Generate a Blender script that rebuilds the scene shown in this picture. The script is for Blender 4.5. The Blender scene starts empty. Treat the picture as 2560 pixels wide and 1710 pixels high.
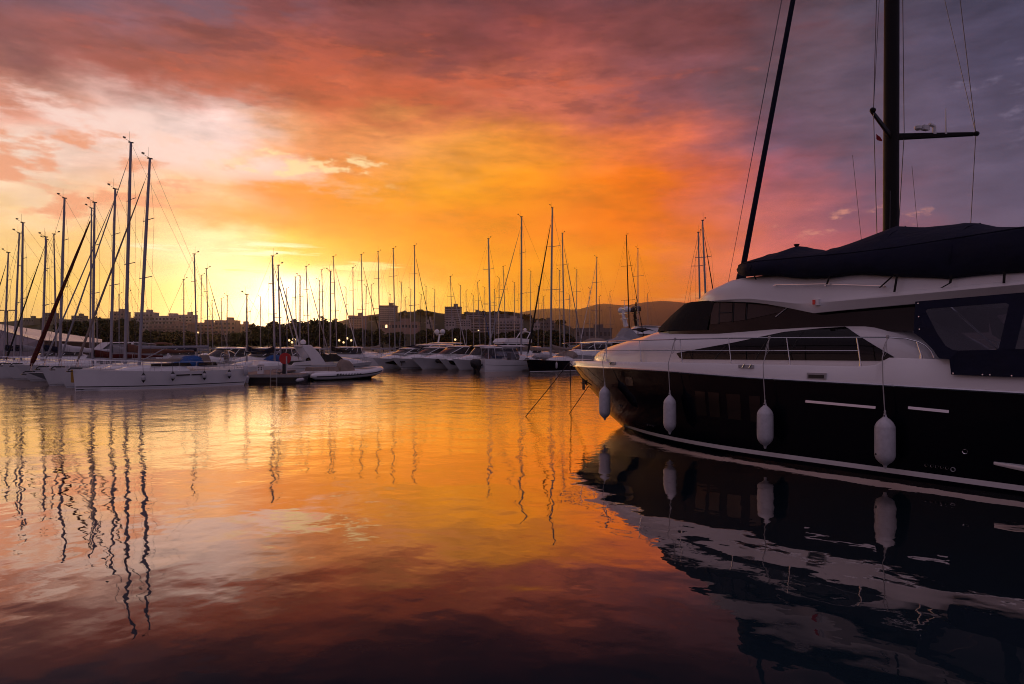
import bpy, bmesh, math, random
from mathutils import Vector, Matrix
R = math.radians
C = bpy.context.scene.collection
scn = bpy.context.scene

# ------------------------------------------------------------------ camera
FPX, HOR, EYE = 1707.0, 862.0, 2.8          # photograph's focal length in px, horizon row, eye height in m
cam_d = bpy.data.cameras.new('camera'); cam = bpy.data.objects.new('camera', cam_d); C.objects.link(cam)
cam_d.sensor_width = 36.0; cam_d.lens = FPX / 2560 * 36.0
cam_d.clip_start = 0.1; cam_d.clip_end = 60000
cam.location = (0, 0, EYE); cam.rotation_euler = (R(90) + math.atan((HOR - 855) / FPX), 0, 0)
scn.camera = cam
scn.view_settings.view_transform = 'Standard'; scn.view_settings.look = 'None'
scn.view_settings.exposure = 0.0; scn.view_settings.gamma = 1.0; scn.view_settings.use_curve_mapping = False
scn.cycles.use_denoising = True
scn.cycles.max_bounces = 6; scn.cycles.glossy_bounces = 4; scn.cycles.transparent_max_bounces = 12
scn.cycles.filter_width = 1.0; scn.cycles.sample_clamp_direct = 3.0; scn.cycles.sample_clamp_indirect = 3.0
scn.cycles.caustics_reflective = False; scn.cycles.caustics_refractive = False

def P(px, py, d):
    """the point at depth d (metres in front of the camera) seen at that pixel of the photograph"""
    return Vector(((px - 1280) / FPX * d, d, EYE - (py - HOR) / FPX * d))

# ------------------------------------------------------------------ sky: sunset clouds as a function of direction
SUN_AZ, SUN_EL = -19.0, 2.0
def lin(c):
    f = lambda v: v / 12.92 if v <= 0.04045 else ((v + 0.055) / 1.055) ** 2.4
    return tuple(f(x / 255.0) for x in c)
AZ = [-120, -75, -38, -30, -23, -19, -16, -9, -2, 5, 12, 19, 26, 33, 42, 75, 120]
BK = (115, 99, 120)
SKY = {
 1: [BK, (215,150,110), (250,200,110), (255,208,105), (255,235,150), (255,255,225), (255,240,160), (255,205,80), (255,170,60), (250,150,70), (235,125,75), (210,105,90), (180,95,95), (130,92,105), (105,88,108), (104,90,112), BK],
 4: [BK, (215,155,120), (255,206,110), (255,208,104), (255,236,165), (255,255,250), (255,239,195), (255,217,112), (255,181,30), (250,151,23), (240,124,32), (215,115,95), (175,95,100), (124,92,110), (104,86,108), (104,90,112), BK],
 7: [BK, (205,150,125), (255,208,142), (255,206,124), (255,238,180), (255,215,100), (255,184,29), (255,161,10), (255,157,7), (255,149,15), (245,129,29), (225,115,95), (180,95,105), (118,90,110), (98,84,108), (102,88,112), BK],
 10: [BK, (190,135,125), (255,214,184), (255,202,158), (252,170,92), (250,158,60), (255,154,15), (255,149,12), (255,144,15), (255,134,21), (240,114,32), (215,110,95), (150,90,105), (108,88,110), (92,80,106), (98,86,112), BK],
 13: [BK, (180,130,125), (255,222,206), (255,212,192), (252,198,156), (248,155,88), (250,144,26), (255,161,23), (255,157,11), (255,139,18), (245,114,29), (200,100,100), (122,88,108), (102,86,108), (88,79,103), (96,84,110), BK],
 16: [BK, (150,105,105), (210,125,95), (255,215,205), (255,217,207), (252,180,135), (242,150,92), (255,165,90), (255,160,55), (255,140,55), (235,115,75), (142,90,105), (106,86,105), (90,79,102), (82,76,101), (92,82,108), BK],
 20: [BK, (112,84,96), (132,82,85), (168,90,80), (182,90,66), (192,93,65), (205,100,68), (192,92,62), (205,105,80), (205,105,85), (150,85,90), (106,78,90), (96,79,96), (82,73,96), (78,72,98), (88,79,106), BK],
 24: [BK, (104,84,100), (116,90,108), (124,90,104), (136,82,88), (148,80,80), (145,76,75), (140,72,70), (145,72,72), (145,72,70), (125,68,70), (115,65,70), (92,75,90), (78,72,95), (70,68,92), (84,77,104), BK],
 28: [BK, (100,84,102), (108,88,105), (108,85,100), (113,78,92), (118,75,85), (113,68,78), (108,65,72), (112,65,72), (108,62,70), (98,62,70), (88,65,78), (80,68,84), (72,66,88), (65,62,88), (82,75,102), BK],
 45: [(156,138,162), (132,116,138), (88,74,92), (86,72,90), (86,70,86), (86,68,82), (84,66,80), (82,64,78), (82,64,78), (80,64,78), (78,64,80), (76,64,82), (74,65,84), (72,66,88), (70,66,90), (132,116,138), (156,138,162)],
 90: [(175, 155, 181)] * 17,
}
SKY_GAIN = {45: 0.9}
world = bpy.data.worlds.new('World'); scn.world = world; world.use_nodes = True
wt = world.node_tree; wn = wt.nodes; wn.clear(); wl = wt.links
def W(t, **k):
    n = wn.new(t)
    for a, v in k.items(): setattr(n, a, v)
    return n
def wm(op, a, b=None, c=None, clamp=False):
    n = W('ShaderNodeMath', operation=op, use_clamp=clamp)
    for i, v in enumerate((a, b, c)):
        if v is None: continue
        if isinstance(v, (int, float)): n.inputs[i].default_value = v
        else: wl.new(v, n.inputs[i])
    return n.outputs[0]
def wmix(f, a, b, blend='MIX'):
    n = W('ShaderNodeMix', data_type='RGBA', blend_type=blend)
    for i, v in ((0, f), (6, a), (7, b)):
        if isinstance(v, (int, float)): n.inputs[i].default_value = v
        elif isinstance(v, tuple): n.inputs[i].default_value = (*v, 1)
        else: wl.new(v, n.inputs[i])
    return n.outputs[2]
geo = W('ShaderNodeTexCoord'); sep = W('ShaderNodeSeparateXYZ'); wl.new(geo.outputs['Generated'], sep.inputs[0])
dx, dy, dz = sep.outputs
az = wm('MULTIPLY', wm('ARCTAN2', dx, dy), 57.29578)
el = wm('MULTIPLY', wm('ARCTAN2', dz, wm('SQRT', wm('ADD', wm('MULTIPLY', dx, dx), wm('MULTIPLY', dy, dy)))), 57.29578)
def wnoise(sx, sy, detail, rough, seed, dist=0.0):
    v = W('ShaderNodeCombineXYZ')
    wl.new(wm('MULTIPLY', az, sx), v.inputs[0]); wl.new(wm('MULTIPLY', el, sy), v.inputs[1]); v.inputs[2].default_value = seed
    n = W('ShaderNodeTexNoise'); n.inputs['Scale'].default_value = 1.0; n.inputs['Detail'].default_value = detail
    n.inputs['Roughness'].default_value = rough; n.inputs['Distortion'].default_value = dist
    wl.new(v.outputs[0], n.inputs['Vector'])
    return n
rise = wm('DIVIDE', el, 9.0, clamp=True)                    # little cloud shredding close to the horizon
n1 = wnoise(0.13, 0.36, 10.0, 0.62, 5.3, 0.0); s1 = W('ShaderNodeSeparateColor'); wl.new(n1.outputs['Color'], s1.inputs[0])
az2 = wm('ADD', az, wm('MULTIPLY', wm('SUBTRACT', s1.outputs[0], 0.5), 12.0))
el2 = wm('ADD', el, wm('MULTIPLY', wm('SUBTRACT', s1.outputs[1], 0.5), wm('MULTIPLY_ADD', rise, 3.6, 2.6)))
mr = W('ShaderNodeMapRange'); mr.inputs[1].default_value = -120; mr.inputs[2].default_value = 120
wl.new(az2, mr.inputs[0])
def row(cols, gain=1.0):
    r = W('ShaderNodeValToRGB'); r.color_ramp.interpolation = 'CARDINAL'
    e = r.color_ramp.elements
    while len(e) < len(AZ): e.new(0.5)
    for i, (a_, c_) in enumerate(zip(AZ, cols)):
        e[i].position = (a_ + 120) / 240; e[i].color = (*[x * gain for x in lin(c_)], 1)
    wl.new(mr.outputs[0], r.inputs[0])
    return r.outputs[0]
keys = sorted(SKY)
col = row(SKY[keys[0]])
for k0, k1 in zip(keys, keys[1:]):
    f = W('ShaderNodeMapRange', interpolation_type='SMOOTHSTEP'); f.inputs[1].default_value = k0; f.inputs[2].default_value = k1
    wl.new(el2, f.inputs[0])
    col = wmix(f.outputs[0], col, row(SKY[k1], SKY_GAIN.get(k1, 1)))
# torn darker and lighter cloud texture
n2 = wnoise(0.17, 0.55, 10.0, 0.62, 11.3, 0.0)
m2 = W('ShaderNodeMapRange'); m2.inputs[1].default_value = 0.3; m2.inputs[2].default_value = 0.7; m2.inputs[3].default_value = 0.60; m2.inputs[4].default_value = 1.24
wl.new(n2.outputs['Fac'], m2.inputs[0])
tex = wmix(1.0, col, m2.outputs[0], 'MULTIPLY')
col = wmix(wm('MULTIPLY_ADD', wm('DIVIDE', el, 17.0, clamp=True), 0.85, 0.08), col, tex)
def patch(azc, azw, elc, elw, noise, lo, hi, colour, amount, slope=0.0):
    """a field of small clouds or gaps: noise over a threshold, inside a soft region of the sky"""
    global col
    a_ = wm('DIVIDE', wm('SUBTRACT', az, azc), azw); e_ = wm('DIVIDE', wm('SUBTRACT', wm('SUBTRACT', el, elc), wm('MULTIPLY', wm('SUBTRACT', az, azc), slope)), elw)
    reg = wm('POWER', 2.718, wm('MULTIPLY', wm('ADD', wm('MULTIPLY', a_, a_), wm('MULTIPLY', e_, e_)), -1.0))
    t_ = W('ShaderNodeMapRange', interpolation_type='SMOOTHSTEP'); t_.inputs[1].default_value = lo; t_.inputs[2].default_value = hi
    wl.new(wm('MULTIPLY_ADD', wm('SUBTRACT', reg, 1.0), 0.16, noise.outputs['Fac']), t_.inputs[0])
    col = wmix(wm('MULTIPLY', wm('MULTIPLY', t_.outputs[0], amount), wm('MULTIPLY', reg, 1.6, clamp=True)), col, lin(colour))
n8 = wnoise(0.13, 0.42, 10.0, 0.6, 61.0, 0.0)
patch(-28, 12, 15.0, 1.7, n8, 0.36, 0.50, (255, 222, 211), 0.9, -0.12)   # the pale rift
n3 = wnoise(0.20, 0.62, 9.0, 0.58, 21.0, 0.0)
patch(-33, 10, 11.8, 4.0, n3, 0.45, 0.58, (238, 156, 118), 0.9)      # peach cloudlets over the pale gap
n4 = wnoise(0.40, 1.05, 9.0, 0.6, 7.7, 0.0)
patch(-17, 7, 14.2, 1.6, n4, 0.45, 0.60, (255, 226, 168), 0.9)        # bright torn edge of the gap
patch(-27, 6, 14.6, 1.6, n4, 0.46, 0.6, (255, 214, 196), 0.7)
n5 = wnoise(0.10, 1.3, 9.0, 0.58, 2.1, 0.0)
patch(-23, 8, 7.3, 0.9, n5, 0.44, 0.56, (255, 246, 205), 0.95)        # bright slits low over the sun
patch(-14, 7, 6.3, 1.0, n5, 0.5, 0.58, (255, 232, 150), 0.8)
patch(-20, 6, 6.1, 0.6, n5, 0.52, 0.6, (250, 178, 50), 0.8)
n6 = wnoise(0.16, 0.60, 10.0, 0.62, 31.0, 0.0)
patch(-12, 26, 21.0, 4.0, n6, 0.47, 0.58, (210, 94, 60), 0.45)        # lit undersides high up
n7 = wnoise(0.12, 0.50, 11.0, 0.64, 47.0, 0.0)
patch(-8, 34, 23.0, 6.0, n7, 0.47, 0.62, (112, 60, 64), 0.55)         # dark bellies
patch(34, 14, 16.0, 9.0, n7, 0.49, 0.64, (76, 68, 90), 0.4)
patch(-30, 12, 25.0, 2.4, n6, 0.40, 0.52, (116, 88, 104), 0.8)       # grey rags in the top corner
patch(26, 6, 9.3, 1.3, n4, 0.48, 0.62, (225, 150, 128), 0.7)
patch(15, 3, 4.3, 0.6, n5, 0.42, 0.56, (250, 176, 108), 0.8)
patch(38, 8, 16.5, 3.0, n4, 0.48, 0.62, (122, 110, 134), 0.6)
# brighter towards the horizon by what the evening air takes away again
haze_gain = wm('MULTIPLY_ADD', wm('POWER', 2.718, wm('MULTIPLY', wm('MAXIMUM', el, 0.0), -0.20)), 0.48, 1.0)
hg_ = W('ShaderNodeVectorMath', operation='SCALE'); wl.new(col, hg_.inputs[0]); wl.new(haze_gain, hg_.inputs['Scale']); col = hg_.outputs[0]
# the glow round the hidden sun
da = wm('MULTIPLY', wm('SUBTRACT', az, SUN_AZ), 0.17); de = wm('MULTIPLY', wm('SUBTRACT', el, SUN_EL + 0.9), 0.40)
g = wm('POWER', 2.718, wm('MULTIPLY', wm('ADD', wm('MULTIPLY', da, da), wm('MULTIPLY', de, de)), -1.0))
gl = W('ShaderNodeVectorMath', operation='SCALE'); gl.inputs[0].default_value = (1.9, 1.4, 0.75); wl.new(g, gl.inputs['Scale'])
col = wmix(1.0, col, gl.outputs[0], 'ADD')
# what little the clear upper air adds: physical sky with the sun on the horizon
ns = W('ShaderNodeTexSky', sky_type='NISHITA', sun_disc=False, sun_elevation=R(SUN_EL), sun_rotation=R(SUN_AZ))
na = W('ShaderNodeVectorMath', operation='SCALE'); na.inputs['Scale'].default_value = 0.004; wl.new(ns.outputs[0], na.inputs[0])
col = wmix(1.0, col, na.outputs[0], 'ADD')
bg = W('ShaderNodeBackground'); bg.inputs[1].default_value = 1.0; wl.new(col, bg.inputs[0])
wo = W('ShaderNodeOutputWorld'); wl.new(bg.outputs[0], wo.inputs[0])

# ------------------------------------------------------------------ sun: low, orange, veiled by cloud
sd = bpy.data.lights.new('sun', 'SUN'); sd.energy = 0.6; sd.angle = R(2); sd.color = (1.0, 0.42, 0.14)
sun = bpy.data.objects.new('sun', sd); C.objects.link(sun)
sv = Vector((math.sin(R(SUN_AZ)) * math.cos(R(SUN_EL)), math.cos(R(SUN_AZ)) * math.cos(R(SUN_EL)), math.sin(R(SUN_EL))))
sun.rotation_euler = sv.to_track_quat('Z', 'Y').to_euler(); sun.location = (-30, 80, 60)
# ------------------------------------------------------------------ materials
MATS = {}
def mat(name, color, rough=0.5, metal=0.0, coat=0.0, ior=1.5, vary=0.0, vscale=3.0, bump=0.0, bscale=20.0, emit=None, alpha=1.0, spec=0.5):
    m = bpy.data.materials.new(name); m.use_nodes = True; nt = m.node_tree; b = nt.nodes['Principled BSDF']
    b.inputs['Base Color'].default_value = (*color, 1); b.inputs['Roughness'].default_value = rough; b.inputs['Metallic'].default_value = metal
    b.inputs['Coat Weight'].default_value = coat; b.inputs['Coat Roughness'].default_value = 0.06; b.inputs['IOR'].default_value = ior
    b.inputs['Specular IOR Level'].default_value = spec
    b.inputs['Alpha'].default_value = alpha
    tc = None
    if vary or bump:
        tc = nt.nodes.new('ShaderNodeTexCoord')
    if vary:
        n = nt.nodes.new('ShaderNodeTexNoise'); n.inputs['Scale'].default_value = vscale; n.inputs['Detail'].default_value = 5
        nt.links.new(tc.outputs['Object'], n.inputs['Vector'])
        r = nt.nodes.new('ShaderNodeMapRange'); r.inputs[1].default_value = 0.3; r.inputs[2].default_value = 0.7
        r.inputs[3].default_value = 1 - vary; r.inputs[4].default_value = 1 + vary * 0.5
        nt.links.new(n.outputs['Fac'], r.inputs[0])
        x = nt.nodes.new('ShaderNodeMix'); x.data_type = 'RGBA'; x.blend_type = 'MULTIPLY'; x.inputs[0].default_value = 1; x.inputs[6].default_value = (*color, 1)
        nt.links.new(r.outputs[0], x.inputs[7]); nt.links.new(x.outputs[2], b.inputs['Base Color'])
        q = nt.nodes.new('ShaderNodeMath'); q.operation = 'MULTIPLY_ADD'; q.inputs[1].default_value = 0.25; q.inputs[2].default_value = max(rough - 0.12, 0.02)
        nt.links.new(n.outputs['Fac'], q.inputs[0]); nt.links.new(q.outputs[0], b.inputs['Roughness'])
    if bump:
        n = nt.nodes.new('ShaderNodeTexNoise'); n.inputs['Scale'].default_value = bscale; n.inputs['Detail'].default_value = 4
        nt.links.new(tc.outputs['Object'], n.inputs['Vector'])
        bp = nt.nodes.new('ShaderNodeBump'); bp.inputs['Strength'].default_value = bump; bp.inputs['Distance'].default_value = 0.05
        nt.links.new(n.outputs['Fac'], bp.inputs['Height']); nt.links.new(bp.outputs[0], b.inputs['Normal'])
    if emit:
        b.inputs['Emission Color'].default_value = (*emit[0], 1); b.inputs['Emission Strength'].default_value = emit[1]
    MATS[name] = m
    return m
gelcoat = mat('white_gelcoat', (0.80, 0.79, 0.78), 0.22, coat=0.4, vary=0.06, vscale=0.9)
gelcoat_old = mat('weathered_gelcoat', (0.66, 0.65, 0.64), 0.38, vary=0.12, vscale=1.3)
gelcoat_grey = mat('grey_gelcoat', (0.42, 0.42, 0.43), 0.35, vary=0.1)
deckm = mat('deck_nonslip', (0.55, 0.54, 0.52), 0.7, vary=0.1)
navy_gel = mat('black_blue_gelcoat', (0.002, 0.003, 0.007), 0.05, ior=1.31, bump=0.10, bscale=1.1, spec=0.22)
antifoul = mat('dark_antifouling', (0.012, 0.012, 0.016), 0.6, vary=0.2)
antifoul_blue = mat('blue_antifouling', (0.02, 0.06, 0.16), 0.6, vary=0.2)
glass = mat('dark_glass', (0.006, 0.005, 0.005), 0.04, ior=1.36)
glass_soft = mat('smoked_glass', (0.028, 0.024, 0.025), 0.08, ior=1.42)
chrome = mat('polished_steel', (0.72, 0.72, 0.72), 0.16, metal=1.0)
alu = mat('anodised_aluminium', (0.30, 0.30, 0.33), 0.42, metal=0.6, vary=0.1)
alu_white = mat('white_painted_mast', (0.50, 0.49, 0.49), 0.4, vary=0.08)
carbon = mat('dark_mast_paint', (0.006, 0.006, 0.006), 0.5, vary=0.1, spec=0.15)
wire = mat('steel_wire', (0.10, 0.10, 0.11), 0.4, metal=0.5)
rope = mat('white_rope', (0.45, 0.43, 0.42), 0.9, bump=0.3, bscale=200)
rope_dark = mat('wet_mooring_rope', (0.06, 0.05, 0.045), 0.9)
navy_cloth = mat('navy_canvas', (0.007, 0.009, 0.026), 0.85, vary=0.25, vscale=2.0, bump=0.9, bscale=3.2, spec=0.25)
black_cloth = mat('black_canvas', (0.014, 0.013, 0.014), 0.85, vary=0.2, bump=0.4, bscale=8, spec=0.25)
beige_cloth = mat('beige_canvas', (0.28, 0.22, 0.18), 0.9, vary=0.15, bump=0.5, bscale=7, spec=0.2)
grey_cloth = mat('grey_canvas', (0.30, 0.29, 0.30), 0.85, vary=0.15, bump=0.5, bscale=6, spec=0.2)
white_cloth = mat('white_canvas', (0.62, 0.60, 0.60), 0.85, vary=0.1, bump=0.4, bscale=6, spec=0.2)
red_cloth = mat('dark_red_canvas', (0.085, 0.014, 0.012), 0.85, vary=0.2, bump=0.5, bscale=6, spec=0.2)
blue_cloth = mat('blue_canvas', (0.018, 0.085, 0.27), 0.8, vary=0.15, bump=0.5, bscale=6, spec=0.2)
brown_cloth = mat('rust_brown_canvas', (0.16, 0.07, 0.045), 0.85, vary=0.15, bump=0.4, bscale=6, spec=0.2)
vinyl = mat('fender_vinyl', (0.56, 0.55, 0.57), 0.42, vary=0.16, vscale=9)
black_rubber = mat('black_rubber', (0.012, 0.012, 0.013), 0.5)
red_paint = mat('red_sign_paint', (0.50, 0.012, 0.014), 0.4, vary=0.1)
yellow_cloth = mat('yellow_cloth', (0.42, 0.24, 0.04), 0.8)
red_lens = mat('red_lens', (0.55, 0.02, 0.02), 0.15, emit=((1.0, 0.04, 0.03), 0.03))
teak = mat('weathered_teak', (0.20, 0.13, 0.10), 0.7, vary=0.2, vscale=6)
plank = mat('pontoon_planks', (0.22, 0.15, 0.13), 0.75, vary=0.25, vscale=4)
concrete = mat('pale_concrete', (0.36, 0.34, 0.33), 0.85, vary=0.15)
steel_dark = mat('dark_steel', (0.02, 0.02, 0.02), 0.5)
orange_plastic = mat('orange_plastic', (0.60, 0.14, 0.06), 0.5)
lamp_glow = mat('lamp_globe', (0.9, 0.8, 0.6), 0.4, emit=((1.0, 0.66, 0.30), 1.6))
window_lit = mat('lit_window', (0.5, 0.4, 0.3), 0.4, emit=((1.0, 0.6, 0.28), 2.5))
# clear plastic of the cockpit screens
def clear_mat():
    m = bpy.data.materials.new('clear_vinyl'); m.use_nodes = True; nt = m.node_tree; nt.nodes.clear()
    o = nt.nodes.new('ShaderNodeOutputMaterial'); mx = nt.nodes.new('ShaderNodeMixShader'); tr = nt.nodes.new('ShaderNodeBsdfTransparent'); gl = nt.nodes.new('ShaderNodeBsdfPrincipled')
    gl.inputs['Base Color'].default_value = (0.075, 0.075, 0.095, 1); gl.inputs['Roughness'].default_value = 0.12; tr.inputs[0].default_value = (0.72, 0.72, 0.78, 1)
    tc = nt.nodes.new('ShaderNodeTexCoord'); n = nt.nodes.new('ShaderNodeTexNoise'); n.inputs['Scale'].default_value = 2.2; n.inputs['Detail'].default_value = 3
    bp = nt.nodes.new('ShaderNodeBump'); bp.inputs['Strength'].default_value = 0.5; bp.inputs['Distance'].default_value = 0.05
    nt.links.new(tc.outputs['Object'], n.inputs[0]); nt.links.new(n.outputs[0], bp.inputs['Height']); nt.links.new(bp.outputs[0], gl.inputs['Normal'])
    mx.inputs[0].default_value = 0.42; nt.links.new(tr.outputs[0], mx.inputs[1]); nt.links.new(gl.outputs[0], mx.inputs[2]); nt.links.new(mx.outputs[0], o.inputs[0])
    return m
clear_vinyl = clear_mat()

# ------------------------------------------------------------------ mesh helpers
class MB:
    """collects faces, then links them as ONE mesh object"""
    def __init__(s): s.v = []; s.f = []
    def add(s, vs, fs):
        o = len(s.v); s.v += [tuple(v) for v in vs]; s.f += [tuple(i + o for i in f) for f in fs]; return s
    def box(s, c, d, rz=0.0, taper=1.0):
        x, y, z = d[0] / 2, d[1] / 2, d[2] / 2; cr, sr = math.cos(rz), math.sin(rz); vs = []
        for k, q in ((-1, 1.0), (1, taper)):
            for i, j in ((-1, -1), (1, -1), (1, 1), (-1, 1)):
                a, b = i * x * q, j * y * q
                vs.append((c[0] + a * cr - b * sr, c[1] + a * sr + b * cr, c[2] + k * z))
        return s.add(vs, [(3, 2, 1, 0), (4, 5, 6, 7), (0, 1, 5, 4), (1, 2, 6, 5), (2, 3, 7, 6), (3, 0, 4, 7)])
    def tube(s, pts, r, n=6, caps=True):
        pts = [Vector(p) for p in pts]; rs = r if isinstance(r, (list, tuple)) else [r] * len(pts); rings = []
        up = None
        for i, p in enumerate(pts):
            d = (pts[min(i + 1, len(pts) - 1)] - pts[max(i - 1, 0)]).normalized()
            if up is None: up = Vector((0, 0, 1)) if abs(d.z) < 0.9 else Vector((1, 0, 0))
            x = up.cross(d)
            if x.length < 1e-4: x = Vector((0, 1, 0)).cross(d)
            x.normalize(); y = d.cross(x).normalized(); up = y if abs(d.dot(y)) < .9 else up
            rr = rs[i] if isinstance(rs[i], (tuple, list)) else (rs[i], rs[i])
            rings.append([p + x * (rr[0] * math.cos(6.28318 * k / n)) + y * (rr[1] * math.sin(6.28318 * k / n)) for k in range(n)])
        return s.loft(rings, True, caps)
    def loft(s, rings, closed=False, caps=False):
        n = len(rings[0]); vs = [v for r_ in rings for v in r_]; fs = []
        for i in range(len(rings) - 1):
            for k in range(n if closed else n - 1):
                a, b = i * n + k, i * n + (k + 1) % n
                fs.append((a, b, b + n, a + n))
        if caps:
            fs.append(tuple(range(n))[::-1]); fs.append(tuple((len(rings) - 1) * n + k for k in range(n)))
        return s.add(vs, fs)
    def lathe(s, c, prof, n=12, axis='z'):
        rings = []
        for r_, h in prof:
            ring = []
            for k in range(n):
                a, b = r_ * math.cos(6.28318 * k / n), r_ * math.sin(6.28318 * k / n)
                o = {'z': (a, b, h), 'x': (h, a, b), 'y': (b, h, a)}[axis]
                ring.append((c[0] + o[0], c[1] + o[1], c[2] + o[2]))
            rings.append(ring)
        return s.loft(rings, True, True)
    def prism(s, poly, lo, hi, axis='y'):
        """a closed outline in two axes, extruded along the third"""
        n = len(poly)
        def pt(p, h): return {'y': (p[0], h, p[1]), 'z': (p[0], p[1], h), 'x': (h, p[0], p[1])}[axis]
        vs = [pt(p, lo) for p in poly] + [pt(p, hi) for p in poly]
        fs = [tuple(range(n)), tuple(range(2 * n - 1, n - 1, -1))] + [(k, k + n, (k + 1) % n + n, (k + 1) % n) for k in range(n)]
        return s.add(vs, fs)
    def build(s, name, m, parent=None, smooth=False, angle=35, solid=0.0, kind=None):
        me = bpy.data.meshes.new(name); me.from_pydata(s.v, [], s.f); me.validate()
        bm = bmesh.new(); bm.from_mesh(me); bmesh.ops.remove_doubles(bm, verts=bm.verts, dist=1e-5)
        bmesh.ops.recalc_face_normals(bm, faces=bm.faces); bm.to_mesh(me); bm.free()
        if smooth:
            for p in me.polygons: p.use_smooth = True
            me.set_sharp_from_angle(angle=R(angle))
        o = bpy.data.objects.new(name, me); C.objects.link(o)
        for q in (m if isinstance(m, (list, tuple)) else [m]): me.materials.append(q)
        if parent is not None: o.parent = parent
        if solid:
            md = o.modifiers.new('solid', 'SOLIDIFY'); md.thickness = solid; md.offset = 0
        if kind: o['kind'] = kind
        return o
def tag(o, label, cat, group=None):
    o['label'] = label; o['category'] = cat
    if group: o['group'] = group
    return o
def thing(name, label, cat, loc=(0, 0, 0), rz=0.0, group=None):
    o = bpy.data.objects.new(name, None); C.objects.link(o); o.location = loc; o.rotation_euler = (0, 0, rz); o.empty_display_size = 0.3
    return tag(o, label, cat, group)
def children(o): return [c for c in bpy.data.objects if c.parent == o]
def copy_tree(o, parent=None):
    c = o.copy(); C.objects.link(c)
    if parent is not None: c.parent = parent
    for ch in list(o.children): copy_tree(ch, c)
    return c
def interp(tab, x):
    if x <= tab[0][0]: return tab[0][1]
    for (a, b), (c, d) in zip(tab, tab[1:]):
        if x <= c: return b + (d - b) * (x - a) / (c - a)
    return tab[-1][1]
def sinterp(tab, x):
    """the same, rounded off between the given points (Catmull-Rom)"""
    if x <= tab[0][0]: return tab[0][1]
    if x >= tab[-1][0]: return tab[-1][1]
    i = max(k for k in range(len(tab) - 1) if tab[k][0] <= x)
    x0, y0 = tab[max(i - 1, 0)]; x1, y1 = tab[i]; x2, y2 = tab[i + 1]; x3, y3 = tab[min(i + 2, len(tab) - 1)]
    m1 = (y2 - y0) / (x2 - x0); m2 = (y3 - y1) / (x3 - x1); h = x2 - x1; u = (x - x1) / h
    return (2*u**3 - 3*u*u + 1) * y1 + (u**3 - 2*u*u + u) * h * m1 + (-2*u**3 + 3*u*u) * y2 + (u**3 - u*u) * h * m2
def fr(a, b, n): return [a + (b - a) * i / (n - 1) for i in range(n)]

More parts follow.
